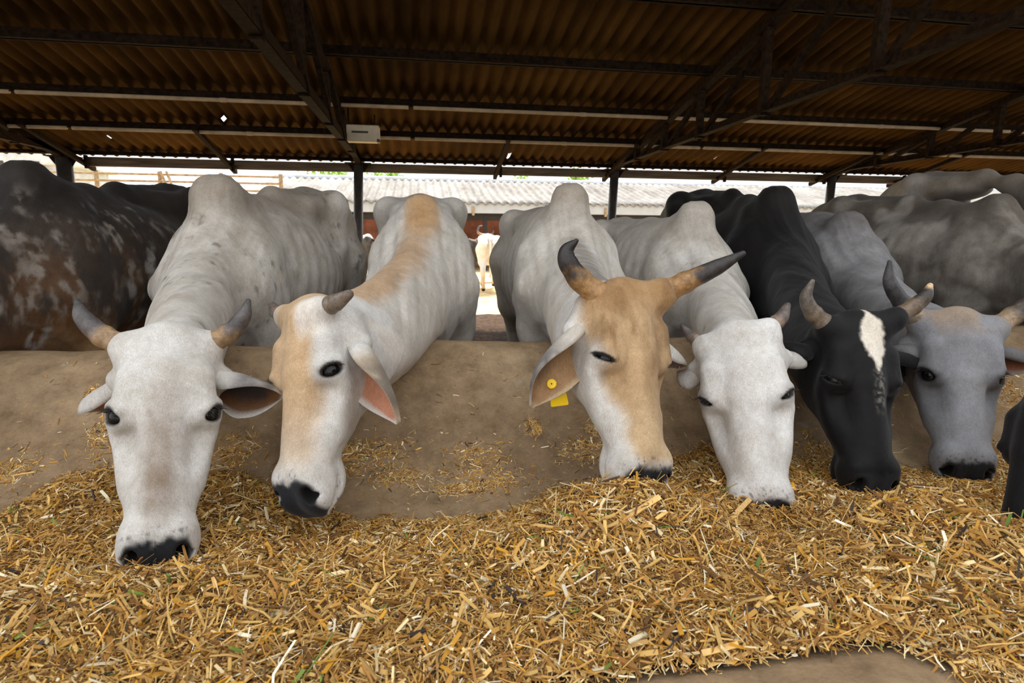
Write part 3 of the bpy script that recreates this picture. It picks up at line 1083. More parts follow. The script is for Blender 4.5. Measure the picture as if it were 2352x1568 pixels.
        def rcone(a, b, r1, r2, k, sub=False): sd.cone(H(*a), H(*b), r1 * hs, r2 * hs, k * hs, sub)
        def nar(q): return (q[0], q[1] * 0.88, q[2])
        def hell(c, r, k, sub=False, R=HR): rell(nar(c), r, k, sub, R)
        def hcone(a, b, r1, r2, k, sub=False): rcone(nar(a), nar(b), r1, r2, k, sub)
        hell((0.008, 0, -0.045), (0.032, 0.050, 0.040), 0.04)           # poll
        hcone((0.10, 0, -0.022), (0.20, 0, -0.024), 0.034, 0.032, 0.03)  # brow centre
        hcone((0.22, 0, -0.030), (0.43, 0, -0.034), 0.030, 0.027, 0.035)  # nasal bone
        self.eyes = []
        for s in (-1, 1):
            hell((0.165, s * 0.058, -0.165), (0.10, 0.034, 0.075), 0.05)   # masseter
            hcone((0.235, s * 0.088, -0.075), (0.345, s * 0.064, -0.082), 0.024, 0.018, 0.04)  # facial crest
            hcone((0.120, s * 0.085, -0.022), (0.180, s * 0.092, -0.032), 0.022, 0.020, 0.04)  # brow ridge
            hell((0.205, s * 0.084, -0.054), (0.046, 0.030, 0.040), 0.035)  # orbit
            hell((0.265, s * 0.088, -0.028), (0.036, 0.014, 0.020), 0.05, True)  # hollow before the eye
            hcone((0.455, s * 0.046, -0.040), (0.50, s * 0.044, -0.055), 0.032, 0.028, 0.03)  # nostril wing
            # lips, mouth corner, chin
            hcone((0.47, s * 0.054, -0.080), (0.510, s * 0.03, -0.085), 0.028, 0.027, 0.03)
            hell((0.46, s * 0.036, -0.125), (0.048, 0.032, 0.026), 0.03)
            hcone((0.385, s * 0.088, -0.112), (0.44, s * 0.098, -0.108), 0.006, 0.009, 0.018, True)
            hcone((0.44, s * 0.098, -0.108), (0.535, s * 0.060, -0.108), 0.009, 0.009, 0.014, True)
            # eye: lid swelling, almond opening
            en = _nrm((0.02, s * 0.80, 0.60)); ax = _nrm(np.array((0.46, 0, 0)) + 0.9 * np.array((0, -s * 0.60, 0.80)))
            ax = _nrm(ax - en * np.dot(ax, en)); vt = np.cross(en, ax)
            ec = np.array((0.202, s * 0.0815 / self.wid ** 0.7, -0.042))
            ER = np.stack([HR.T @ ax, HR.T @ vt, HR.T @ en])
            rell(ec, (0.040, 0.030, 0.024), 0.02, False, ER)
            if vt[0] > 0: vt = -vt                                            # vt points to the poll
            eo = A['eye_open']
            rcone(ec + en * 0.019 - ax * 0.028 + vt * (0.004 + 0.010 * eo), ec + en * 0.0235 + ax * 0.022 + vt * (0.004 + 0.010 * eo), 0.0085, 0.0085, 0.012)
            if self.detail:
                rell(ec + en * 0.026 - vt * 0.002, (0.0275, 0.0128 * eo, 0.022), 0.006, True, ER)
            self.eyes.append((ec, en, ax, vt, s))
            # nostril
            if self.detail:
                nd = _nrm((0.84, s * 0.25, 0.50)); 
                bx = _nrm(np.cross(nd, (0, 1.0, 0))); NR = np.stack([nd, np.cross(bx, nd), bx])
                NR = np.stack([HR.T @ r for r in NR])
                rell((0.500, s * 0.047, -0.036), (0.030, 0.0125, 0.022), 0.010, True, NR)
                rcone((0.500, s * 0.059, -0.045), (0.488, s * 0.064, -0.066), 0.008, 0.004, 0.01, True)
        for hd in A['horns']:
            if self.detail and A['seat']:         # seat the horn on the side of the skull
                q0 = np.asarray(hd['w'][0], float); v = q0 - CAM; r0 = np.linalg.norm(v)
                dt = (-0.062 - self.to_head(q0[None])[0, 2]) * hs / np.dot(v / r0, self.n)
                dt = max(-0.10, min(0.10, dt))
                hd['w'] = [CAM + (np.asarray(p, float) - CAM) * (1 + dt / r0) for p in hd['w']]
            pts = hd['w']
            p0, p1 = np.asarray(pts[0]), np.asarray(pts[1])
            dd = _nrm(p1 - p0)
            sd.cone(p0 - dd * 0.07, p0 - dd * 0.012, hd['r'][0] * 1.25, hd['r'][0] * 1.10, 0.04)
            sd.cone(p0 - dd * 0.012, p0 + dd * 0.002, hd['r'][0] * 1.10, hd['r'][0] * 1.06, 0.01)
        if len(A['horns']) == 2:
            q = []
            for hd in A['horns']:
                p0, p1 = np.asarray(hd['w'][0]), np.asarray(hd['w'][1])
                q.append(p0 - _nrm(p1 - p0) * 0.02)
            rr = 0.5 * (A['horns'][0]['r'][0] + A['horns'][1]['r'][0])
            sd.cone(q[0], q[1], rr * 0.85, rr * 0.85, 0.04)
        for ed in A['ears']:
            p0 = H(0.085, ed['side'] * 0.078, -0.110); tp = np.asarray(ed['tip'])
            d0 = _nrm(_nrm(tp - p0) * 0.6 + self.l * ed['side'] * 0.5)
            ed['p0'] = p0 + d0 * 0.012 * hs; ed['d0'] = d0
            sd.cone(p0, p0 + d0 * 0.045 * hs, 0.036 * hs, 0.026 * hs, 0.03)
        self.sdf = sd

    def relief(self, p, d):
        """ribs, skin folds: small displacement"""
        b = self.to_body(p)
        f, s, z = b[:, 0], b[:, 1], b[:, 2]
        rib = np.sin((f * 0.95 + 0.12 * (z - 1.0)) * 2 * np.pi / 0.088)
        m = sstep(-0.95, -0.75, f) * (1 - sstep(-0.28, -0.10, f)) * sstep(0.72, 0.86, z) * (1 - sstep(1.14, 1.24, z)) * sstep(0.1, 0.18, np.abs(s))
        d = d + 0.0020 * rib * m * self.S
        fold = fbm(np.stack([f * 0.25, s * 2.6, z * 0.25], 1), 9.0, 3, 77) - 0.5
        m2 = sstep(-0.35, -0.05, f) * sstep(0.62, 0.8, z)
        hd = np.linalg.norm(p - self.H(0.25, 0, -0.1), axis=1)
        m3 = sstep(0.27, 0.42, hd)
        d = d + 0.024 * fold * m2 * m3 * self.S
        lump = fbm(p, 11.0, 2, 5) - 0.5
        d = d + 0.006 * lump * m3
        return d

    def build(self):
        A = self.args
        self.build_sdf()
        hc = self.H(0.25, 0, -0.10); Rh = 0.37 * self.hs
        lo = np.array((1e9,) * 3); hi = -lo
        for f, c, rad, k, sub in self.sdf.prims:
            if not sub:
                lo = np.minimum(lo, c - rad - 0.03); hi = np.maximum(hi, c + rad + 0.03)
        lo[2] = max(lo[2], -0.02)
        post = self.relief if self.detail else None
        hb, hh = self.vx, self.hvx
        V1, F1 = surface_nets(self.sdf, lo, hi, hb, lambda p, m: np.linalg.norm(p - hc, axis=1) > Rh - hb * 1.0 - m, post)
        V2, F2 = surface_nets(self.sdf, hc - Rh - 0.02, hc + Rh + 0.02, hh, lambda p, m: np.linalg.norm(p - hc, axis=1) < Rh + hh + m, post)
        V1 = newton(self.sdf, V1, post); V2 = newton(self.sdf, V2, post)
        V = np.concatenate([V1, V2]); F = np.concatenate([F1, F2 + len(V1)])
        root = empty(self.name, tuple(self.B(-0.5, 0, 0)))
        tag(root, self.label, 'cow', self.group)
        hq, bq = self.to_head(V), self.to_body(V)
        colr = paint_common(self, V, hq, bq, A['paint'])
        mesh_np('body', V, F, M[A['coat']], root, True, colr)
        # eyes
        if self.detail:
            for ec, en, ax, vt, s in self.eyes:
                c = self.H(*(ec + en * 0.004))
                self.eyeball(c, en, root)
                if A['lash']:
                    self.lashes(ec, en, ax, vt, root)
        for hd in A['horns']:
            self.horn(hd, root)
        for ed in A['ears']:
            self.ear(ed, root)
        self.root = root
        return root

    def eyeball(self, c, en, root):
        b = MB()
        n, m = 14, 10
        r = 0.0245 * self.hs
        v = [c + np.array((0, 0, r))]
        for i in range(1, m):
            for k in range(n):
                t = math.pi * i / m; a = 2 * math.pi * k / n
                v.append(c + r * np.array((math.sin(t) * math.cos(a), math.sin(t) * math.sin(a), math.cos(t))))
        v.append(c - np.array((0, 0, r)))
        f = [(0, 1 + k, 1 + (k + 1) % n) for k in range(n)]
        f += [(1 + (i - 1) * n + k, 1 + i * n + k, 1 + i * n + (k + 1) % n, 1 + (i - 1) * n + (k + 1) % n) for i in range(1, m - 1) for k in range(n)]
        f += [(len(v) - 1, 1 + (m - 2) * n + (k + 1) % n, 1 + (m - 2) * n + k) for k in range(n)]
        b.add(v, f)
        b.build('eye', M['eye'], root, smooth=True)

    def lashes(self, ec, en, ax, vt, root):
        b = MB()
        rg = np.random.default_rng(5)
        for i in range(22):
            t = -1 + 2 * i / 21
            base = ec + ax * (0.024 * t) + vt * (0.0115 * (1 - t * t) * self.args['eye_open'] + 0.001) + en * 0.024
            out = en * 0.9 + vt * rg.uniform(-0.45, 0.05) + ax * (t * 0.5 + rg.uniform(-0.15, 0.15))
            L = rg.uniform(0.016, 0.026)
            p = [self.H(*base), self.H(*(base + out * L * 0.55)), self.H(*(base + out * L - vt * L * 0.25))]
            b.tube(p, [0.0009, 0.0006, 0.0001], 4)
        b.build('eyelashes', M['lash'], root)

    def horn(self, hd, root):
        pts = [np.asarray(p, float) for p in hd['w']]
        # Catmull-Rom
        ext = [2 * pts[0] - pts[1]] + pts + [2 * pts[-1] - pts[-2]]
        rs = list(hd['r'])
        C, Rr, T = [], [], []
        N = 12
        for i in range(1, len(ext) - 2):
            for j in range(N):
                t = j / N
                a, b_, c, d = ext[i - 1], ext[i], ext[i + 1], ext[i + 2]
                C.append(0.5 * (2 * b_ + (c - a) * t + (2 * a - 5 * b_ + 4 * c - d) * t * t + (3 * b_ - a - 3 * c + d) * t ** 3))
                Rr.append(rs[i - 1] * (1 - t) + rs[i] * t); T.append((i - 1 + t) / (len(pts) - 1))
        C.append(pts[-1]); Rr.append(rs[-1]); T.append(1.0)
        d0 = _nrm(C[1] - C[0])
        C.insert(0, C[0] - d0 * 0.03); Rr.insert(0, Rr[0]); T.insert(0, 0.0)
        C = np.array(C); Rr = np.array(Rr); T = np.array(T)
        ring = 1 + 0.06 * np.sin(T * hd.get('rings', 26)) * (1 - sstep(0.3, 0.6, T))
        Rr = Rr * ring
        # rounded tip
        tip_d = _nrm(C[-1] - C[-2])
        for a in (0.5, 0.8, 0.97):
            C = np.vstack([C, C[len(T) - 1] + tip_d * rs[-1] * a]); Rr = np.append(Rr, rs[-1] * math.sqrt(max(0, 1 - a * a)))
        T = np.append(T, [1, 1, 1])
        b = MB(); b.tube(list(C), list(Rr), 18)
        V = np.array(b.v)
        tt = np.repeat(T, 18)
        base = np.array(hd.get('base', srgb(176, 138, 92))); mid = np.array(hd.get('mid', srgb(72, 68, 66))); tp = np.array(hd.get('tipc', srgb(48, 45, 44)))
        e = hd.get('edge', 0.35)
        nz = fbm(V, 40, 3, 9)
        w = sstep(e - 0.10, e + 0.10, tt + (nz - 0.5) * 0.35)
        c = base[None] * (1 - w[:, None]) + mid[None] * w[:, None]
        w2 = sstep(0.80, 0.97, tt)
        c = c * (1 - w2[:, None]) + tp[None] * w2[:, None]
        b.build('horn', M['horn'], root, smooth=True, colors=c)

    def ear(self, ed, root):
        hs = self.hs
        p0 = ed['p0']; tip = np.asarray(ed['tip'], float)
        d = tip - p0; Le = np.linalg.norm(d); d = d / Le
        op = np.asarray(ed['open'], float); op = _nrm(op - d * np.dot(op, d))
        side = np.cross(d, op)
        Wm = ed.get('W', 0.052) * hs
        curve = ed.get('curve', 0.25)
        nt_, ns = 26, 17
        inner, outer = [], []
        for i in range(nt_):
            t = i / (nt_ - 1)
            w = Wm * (0.42 + 0.58 * sstep(0, 0.42, t)) * (1 - sstep(0.50, 1.03, t)) ** 0.65
            w = max(w, 0.0035 * hs)
            th = math.radians(165) * (1 - t) ** 1.6 + math.radians(ed.get('flat', 55)) * (1 - (1 - t) ** 1.6)
            cen = p0 + d * Le * t + ed['d0'] * Le * curve * math.sin(math.pi * t) * 0.5 - op * 0.012
            rho = w / max(math.sin(min(th, math.pi / 2)), 0.25)
            if th > math.pi / 2: rho = w
            for j in range(ns):
                s = -1 + 2 * j / (ns - 1)
                a = s * th
                q = cen + side * rho * math.sin(a) + op * rho * (1 - math.cos(a))
                wav = 0.004 * hs * math.sin(5 * t + 3 * s)
                q = q + op * wav
                nrm_ = -side * math.sin(a) + op * math.cos(a)
                inner.append(q + nrm_ * 0.0005)
                thick = (0.006 * (1 - abs(s) ** 3) + 0.0025) * hs * (1 - 0.4 * t)
                outer.append(q - nrm_ * thick)
        V = np.array(inner + outer); n0 = nt_ * ns
        F = []
        for i in range(nt_ - 1):
            for j in range(ns - 1):
                a, b_, c, e = i * ns + j, i * ns + j + 1, (i + 1) * ns + j + 1, (i + 1) * ns + j
                F.append((a, b_, c, e)); F.append((n0 + a, n0 + e, n0 + c, n0 + b_))
            for j, fl in ((0, 0), (ns - 1, 1)):
                a, b_ = i * ns + j, (i + 1) * ns + j
                F.append((a, b_, n0 + b_, n0 + a) if not fl else (b_, a, n0 + a, n0 + b_))
        for j in range(ns - 1):
            a, b_ = (nt_ - 1) * ns + j, (nt_ - 1) * ns + j + 1
            F.append((a, b_, n0 + b_, n0 + a)); F.append((j + 1, j, n0 + j, n0 + j + 1))
        tt = np.tile(np.repeat(np.linspace(0, 1, nt_), ns), 2); ss = np.tile(np.tile(np.linspace(-1, 1, ns), nt_), 2)
        isin = np.arange(2 * n0) < n0
        outc = np.array(ed.get('outer', srgb(205, 203, 200))); rim = np.array(ed.get('rim', srgb(212, 210, 206)))
        inc = np.array(ed.get('inner', srgb(190, 130, 105))); dk = np.array(ed.get('dark', srgb(52, 48, 48)))
        nz = fbm(V, 30, 3, 4)
        c = np.tile(outc, (2 * n0, 1)) * (0.9 + 0.2 * nz)[:, None]
        if ed.get('basec') is not None:
            c = mixc(c, np.array(ed['basec']), 1 - sstep(0.12, 0.35, tt))
        od = ed.get('outdark')
        if od is not None:
            w = sstep(0.15, 0.45, tt) * (1 - sstep(0.75, 0.95, tt)) * (1 - isin) * sstep(0.3, 0.7, nz + 0.2)
            c = mixc(c, np.array(od), w)
        ci = np.tile(inc, (2 * n0, 1))
        wd = (1 - sstep(0.15, 0.6, np.abs(ss - ed.get('doff', 0.15)))) * (1 - sstep(0.55, 0.8, tt))
        ci = mixc(ci, dk, wd * ed.get('dk', 0.9))
        wr = np.maximum(sstep(0.72, 0.95, np.abs(ss)), sstep(0.85, 1.0, tt))
        ci = mixc(ci, rim, wr)
        c = np.where(isin[:, None], ci, c)
        o = mesh_np('ear', V, F, M[self.args['coat']], root, True, c)
        self.ear_frame = (p0, d, op, side, Le, o)
        if ed.get('tag'):
            self.ear_tag(ed, o, root)
        return o

    def ear_tag(self, ed, ear, root):
        # the button sits on the inner skin of the ear, the panel hangs behind the rim
        co = np.array([tuple(v.co) for v in ear.data.vertices]) + np.array(parent_world(ear))
        bx, by, _ = ed['tag']['button']; px, py, _ = ed['tag']['panel']
        dr = _nrm(ray(bx, by)); rel = co - CAM; tt = rel @ dr
        off = np.linalg.norm(rel - tt[:, None] * dr, axis=1)
        near = off < off.min() + 0.008
        bc = CAM + dr * tt[near].min()
        d2 = ray(px, py); pc = CAM + d2 * ((bc[1] + 0.030) / d2[1])
        op = _nrm(CAM - bc)
        b = MB()
        b.tube([bc - op * 0.004, bc + op * 0.006, bc + op * 0.009], [0.0135, 0.0135, 0.011], 24)
        b.tube([bc + op * 0.008, bc + op * 0.0125], [0.006, 0.0055], 16)
        b.build('tag_button', M['tag'], ear)
        b = MB(); b.tube([bc + op * 0.0118, bc + op * 0.0135], 0.0022, 10); b.build('tag_pin', M['tag_dark'], ear)
        # panel: a trapezoid plate behind the ear
        d = _nrm(np.asarray(ed['tag']['down'])); n = _nrm(op - d * np.dot(op, d)); x = np.cross(d, n)
        hgt, w1, w0, th = 0.046, 0.0225, 0.019, 0.0016
        prof = [(-w0, -0.030), (w0, -0.030), (w1, 0.0), (w1 + 0.002, hgt * 0.5), (w1 - 0.001, hgt * 0.56), (-w1 + 0.001, hgt * 0.56), (-w1 - 0.002, hgt * 0.5), (-w1, 0.0)]
        v = [pc + x * a + d * e + n * s for s in (-th, th) for a, e in prof]
        m = len(prof)
        f = [tuple(range(m))[::-1], tuple(range(m, 2 * m))] + [(k, (k + 1) % m, m + (k + 1) % m, m + k) for k in range(m)]
        b = MB(); b.add(v, f); b.build('tag_panel', M['tag'], ear)

DARK = srgb(34, 33, 34)
def paint_common(cow, V, h, b, fn):
    n = len(V)
    u, s, c = h[:, 0], h[:, 1], h[:, 2]
    hd = np.linalg.norm(V - cow.H(0.25, 0, -0.1), axis=1) / cow.hs
    ish = 1 - sstep(0.30, 0.40, hd)
    col, opt = fn(V, h, b, ish)
    nz = fbm(V, 60, 3, 13)
    # muzzle skin
    if opt.get('nose') is not None:
        gp = u * 0.87 + c * 0.49 + (nz - 0.5) * 0.016 + 0.9 * s * s
        w = sstep(0.4015, 0.4135, gp) * sstep(-0.108, -0.096, c) * (1 - sstep(0.055, 0.067, np.abs(s))) * ish
        w = np.clip(w, 0, 1)
        col = mixc(col, opt['nose'], w)
        w = (1 - sstep(0.017, 0.024, np.sqrt(((u - 0.492) * 0.6) ** 2 + (np.abs(s) - 0.048) ** 2 + ((c + 0.040) * 0.70) ** 2))) * ish
        col = mixc(col, np.array((0.012, 0.011, 0.011)), w)
        # whisker pores
        w = sstep(0.74, 0.80, vnoise(V, 210, 40)) * sstep(0.43, 0.46, u) * (1 - sstep(0.06, 0.08, np.abs(s))) * ish * 0.6
        col = mixc(col, DARK, w)
    # eye rims
    for ec, en, ax, vt, sg in cow.eyes:
        q = h - (ec + en * 0.024)
        a = q @ ax; v = q @ vt; w_ = q @ en
        e = np.sqrt((a / 0.031) ** 2 + ((v + 0.001) / (0.0130 * cow.args['eye_open'] + 0.0055)) ** 2)
        w = (1 - sstep(0.85, 1.12, e)) * (np.abs(w_) < 0.04) * ish
        col = mixc(col, np.array((0.018, 0.016, 0.016)), w * opt.get('rim', 1.0))
        e2 = np.sqrt((a / 0.05) ** 2 + (v / 0.032) ** 2)
        w = (1 - sstep(0.5, 1.1, e2)) * (np.abs(w_) < 0.04) * ish * opt.get('halo', 0.35)
        col = mixc(col, np.array(opt.get('halo_c', srgb(120, 116, 112))), w)
    # hooves
    w = 1 - sstep(0.055, 0.075, b[:, 2])
    col = mixc(col, DARK, w)
    return col

# ------------------------------------------------------------------ the herd
def coat(base, back=None, back_z=(1.12, 1.34), mott=0.10, mott_c=None, mott_scale=7, leg=None, extra=None, nose=srgb(38, 40, 44), rim=1.0, halo=0.35,
         halo_c=srgb(120, 116, 112), head=None, dirt=0.0):
    base = np.array(base)
    def fn(V, h, b, ish):
        n = len(V)
        c = np.tile(base, (n, 1))
        nz = fbm(V, mott_scale, 4, 51); nz2 = fbm(V * np.array((1.0, 1.0, 0.65)), 22, 3, 52)
        if head is not None:
            c = mixc(c, np.array(head), ish)
        mc = np.array(mott_c) if mott_c is not None else base * 0.72
        c = mixc(c, mc, np.clip(sstep(0.40, 0.72, nz) * mott * 2.0 + sstep(0.42, 0.8, nz2) * mott * 1.6, 0, 1) * (1 - 0.6 * ish))
        if back is not None:
            w = sstep(*back_z, b[:, 2] + 0.16 * (nz - 0.5)) * (1 - sstep(0.14, 0.30, np.abs(b[:, 1]))) * (1 - ish)
            c = mixc(c, np.array(back), w * 0.75)
        if dirt:
            w = sstep(0.60, 0.78, fbm(V * np.array((1, 1, 0.6)), 34, 3, 60)) * sstep(0.45, 0.75, vnoise(V, 5, 61)) * (1 - ish)
            c = mixc(c, np.array(srgb(84, 74, 64)), w * dirt)
        if leg is not None:
            c = mixc(c, np.array(leg), 1 - sstep(0.25, 0.55, b[:, 2]))
        if extra is not None:
            c = extra(c, V, h, b, ish, nz)
        return c, dict(nose=nose, rim=rim, halo=halo, halo_c=halo_c)
    return fn

TAN = np.array(srgb(196, 150, 98))
def ex1(c, V, h, b, ish, nz):
    u, s = h[:, 0], h[:, 1]
    w = (1 - sstep(0.012, 0.050, np.abs(s + 0.004))) * sstep(0.10, 0.24, u) * (1 - sstep(0.40, 0.47, u)) * ish
    c = mixc(c, srgb(142, 126, 110), w * (0.50 + 0.5 * sstep(0.30, 0.60, nz)))
    w = sstep(0.5, 0.75, nz) * ish * (1 - sstep(0.10, 0.24, u))
    c = mixc(c, srgb(196, 176, 152), w * 0.5)
    # dark ruff over neck crest and hump sides
    w = sstep(0.40, 0.75, fbm(V * np.array((1, 1, 0.4)), 8, 3, 91)) * sstep(-0.2, 0.1, b[:, 0]) * (1 - ish) * sstep(1.0, 1.25, b[:, 2])
    return mixc(c, srgb(150, 140, 126), w * 0.5)
def ex2(c, V, h, b, ish, nz):
    u, s, cc = h[:, 0], h[:, 1], h[:, 2]
    e = np.abs(s) + 0.03 * (nz - 0.5)
    e = np.where(s < 0, e * 0.55, e)
    w = (1 - sstep(0.045, 0.085, e)) * sstep(-0.11, -0.05, cc) * ish * (1 - sstep(0.40, 0.47, u))
    c = mixc(c, srgb(198, 166, 126), w * (0.92 - 0.35 * sstep(0.25, 0.42, u)))
    w = (1 - sstep(0.02, 0.05, np.abs(s - 0.055))) * sstep(0.0, 0.03, u) * (1 - sstep(0.08, 0.14, u)) * ish
    c = mixc(c, srgb(232, 226, 218), w * 0.9)
    # tan line along the crest and spine
    w = sstep(0.34, 0.54, nz + 0.25) * (1 - sstep(0.05, 0.10, np.abs(b[:, 1]))) * sstep(1.10, 1.24, b[:, 2]) * (1 - ish)
    c = mixc(c, srgb(186, 150, 108), w * 0.85)
    return c
def crest_tan(cow_ref, colr, r=0.10):
    def f(c, V, h, b, ish, nz):
        cow = cow_ref[0]
        best = np.full(len(V), 9.0)
        pts = np.array(cow.crest)
        for p, q in zip(pts[:-1], pts[1:]):
            for t in (0.0, 0.5):
                best = np.minimum(best, np.linalg.norm(V - (p + (q - p) * t + cow.Z * 0.03), axis=1))
        w = (1 - sstep(r * 0.55, r * 1.25, best + 0.06 * (nz - 0.5)))
        return mixc(c, np.array(colr), w * 0.8 * (1 - sstep(0.6, 1.0, ish)))
    return f
def ex3(c, V, h, b, ish, nz):
    u, s, cc = h[:, 0], h[:, 1], h[:, 2]
    e = np.abs(s) + 0.05 * (nz - 0.5)
    edge = np.interp(u, [-0.05, 0.10, 0.18, 0.26, 0.36, 0.44, 0.52], [0.16, 0.125, 0.098, 0.088, 0.058, 0.040, 0.015])
    edge = edge + 0.06 * (s > 0) * sstep(0.08, 0.2, u)
    w = (1 - sstep(edge - 0.018, edge + 0.022, e)) * sstep(-0.115, -0.055, cc) * ish * (1 - sstep(0.44, 0.485, u))
    tan = np.tile(np.array(srgb(190, 160, 122)), (len(V), 1))
    tan = mixc(tan, srgb(132, 102, 68), sstep(0.36, 0.74, fbm(h * np.array((0.6, 1.3, 1.0)), 24, 4, 70)) * (1 - 0.75 * sstep(0.12, 0.40, u)) * 0.75)
    tan = mixc(tan, srgb(156, 116, 70), (1 - sstep(0.02, 0.12, u)) * 0.5)
    tan = mixc(tan, srgb(200, 174, 138), sstep(0.24, 0.40, u) * 0.7)
    c = c * (1 - w[:, None]) + tan * w[:, None]
    # smoky patches about the horns
    w = (1 - sstep(0.0, 0.05, u)) * sstep(0.05, 0.09, np.abs(s)) * ish
    return mixc(c, srgb(104, 88, 72), w * 0.6)
def ex5(c, V, h, b, ish, nz):
    u, s = h[:, 0], h[:, 1]
    x = s - 0.010 - 0.02 * (u - 0.06)
    hw = np.interp(u, [-0.01, 0.02, 0.06, 0.09, 0.13, 0.165, 0.18], [0.004, 0.022, 0.036, 0.036, 0.022, 0.006, 0.0])
    w = (1 - sstep(hw - 0.006, hw + 0.006, np.abs(x) + 0.012 * (fbm(V, 90, 2, 8) - 0.5))) * (hw > 0) * ish * (h[:, 2] > -0.06)
    c = mixc(c, srgb(236, 228, 214), w)
    w = 0.45 * sstep(0.3, 0.8, vnoise(V, 160, 5)) * (1 - sstep(0.004, 0.026, np.abs(x))) * sstep(0.16, 0.19, u) * (1 - sstep(0.26, 0.32, u)) * ish
    return mixc(c, srgb(190, 184, 176), w * 0.7)
def ex6(c, V, h, b, ish, nz):
    u, s = h[:, 0], h[:, 1]
    w = (1 - sstep(0.0, 0.10, u)) * ish * sstep(0.4, 0.65, nz)
    c = mixc(c, srgb(160, 140, 118), w * 0.8)
    w = (1 - sstep(0.02, 0.07, np.abs(s))) * sstep(0.10, 0.2, u) * (1 - sstep(0.4, 0.5, u)) * ish
    c = mixc(c, srgb(176, 178, 184), w * 0.35)
    w = (1 - sstep(0.03, 0.09, np.abs(np.abs(s) - 0.12))) * sstep(0.14, 0.20, u) * (1 - sstep(0.30, 0.40, u)) * ish
    return mixc(c, srgb(74, 72, 74), w * 0.45)
def exA(c, V, h, b, ish, nz):
    st = np.array((1, 1, 0.55))
    a = fbm(V, 5.0, 4, 81); d = fbm(V * st, 34, 4, 82); e = fbm(V * st, 14, 4, 84)
    hgt = b[:, 2] + 0.22 * (a - 0.5)
    c = mixc(c, srgb(92, 66, 42), (1 - sstep(0.95, 1.25, hgt)) * sstep(0.42, 0.62, e) * 0.8)
    c = mixc(c, srgb(134, 126, 118), sstep(0.48, 0.66, d) * sstep(0.40, 0.62, e) * (1 - sstep(1.20, 1.36, hgt)) * 0.8)
    c = mixc(c, srgb(116, 80, 44), (1 - sstep(0.74, 0.90, hgt)) * 0.85)
    c = mixc(c, srgb(176, 142, 104), (1 - sstep(0.66, 0.78, hgt)) * 0.9)
    w = sstep(0.70, 0.78, vnoise(V * st, 12, 87)) * (1 - sstep(1.0, 1.2, hgt))
    return mixc(c, srgb(168, 164, 160), w * sstep(0.4, 0.6, d) * 0.8)
def exG(c, V, h, b, ish, nz):
    a = fbm(V * np.array((1, 1, 0.6)), 7, 4, 85)
    c = mixc(c, srgb(98, 90, 82), sstep(0.45, 0.66, a) * 0.75)
    w = sstep(0.55, 0.7, fbm(V, 5, 3, 86))
    return mixc(c, srgb(176, 170, 162), w * 0.6)

def horn(px, r, **kw):
    return dict(w=[P(*q) for q in px], r=r, **kw)

WHITE = srgb(210, 208, 204)
GREYW = srgb(209, 204, 196)
LIGHT = dict(base=srgb(152, 126, 94), mid=srgb(84, 80, 80), tipc=srgb(70, 67, 66))
herd = []

# leftmost horned white cow
c1 = Cow('white cow with curved dark horns facing the camera squarely, second animal from the left', P(503, 405, 2.75), P(690, 436, 3.7),
         P(388, 748, 1.40), P(356, 1292, 1.13), turn=-7, wid=0.93, hl=0.525, eye_open=1.2, hump_w=1.15, hump_h=1.0,
         horns=[horn([(285, 795, 1.43), (232, 768, 1.44), (190, 728, 1.45), (178, 694, 1.47)], [0.027, 0.0255, 0.019, 0.007], **LIGHT),
                horn([(482, 790, 1.43), (530, 762, 1.43), (560, 724, 1.43), (570, 692, 1.44)], [0.027, 0.0245, 0.018, 0.007], **LIGHT)],
         ears=[dict(side=1, tip=P(650, 915, 1.44), open=(-0.1, -0.85, -0.55), W=0.060, dk=0.95, inner=srgb(120, 84, 52), outer=WHITE, outdark=srgb(120, 116, 114)),
               dict(side=-1, tip=P(250, 950, 1.72), open=(0.2, -0.6, -0.7), W=0.05, outer=WHITE)],
         paint=coat(GREYW, srgb(142, 130, 114), mott=0.16, mott_c=srgb(150, 140, 128), head=WHITE, extra=ex1, dirt=0.6))
herd.append(c1)

c2 = Cow('white cow with tan forehead and short horns, its face turned sideways', P(968, 452, 2.75), P(966, 452, 3.62), bulk=0.87, poll=P(690, 688, 1.50), muzzle=P(648, 1160, 1.25), turn=-52, seat=False, hl=0.505, hump_w=0.75, hump_h=0.45, eye_open=1.1,
         horns=[horn([(742, 708, 1.44), (772, 694, 1.42), (801, 676, 1.40)], [0.0245, 0.0225, 0.012], base=srgb(120, 106, 92), mid=srgb(118, 106, 94), tipc=srgb(110, 98, 86), edge=0.4),
                horn([(655, 725, 1.60), (636, 716, 1.64), (627, 703, 1.66)], [0.024, 0.021, 0.012], base=srgb(110, 98, 86), mid=srgb(96, 86, 78), tipc=srgb(90, 80, 74), edge=0.4)],
         ears=[dict(side=1, tip=P(905, 975, 1.36), open=(-0.75, -0.62, -0.15), W=0.062, dk=0.85, doff=-0.35, inner=srgb(198, 140, 112), outer=srgb(196, 178, 152), basec=WHITE, outdark=srgb(130, 120, 108)),
               dict(side=-1, tip=P(655, 830, 1.86), open=(0.2, 0.2, -0.9), W=0.05, outer=WHITE)],
         paint=coat(GREYW, None, mott=0.10, head=WHITE, extra=None, dirt=0.2))
ref2 = [c2]
_t2 = crest_tan(ref2, srgb(184, 146, 102), 0.085)
c2.args['paint'] = coat(GREYW, None, mott=0.10, head=WHITE, extra=lambda c, V, h, b, ish, nz: _t2(ex2(c, V, h, b, ish, nz), V, h, b, ish, nz), dirt=0.2)
herd.append(c2)

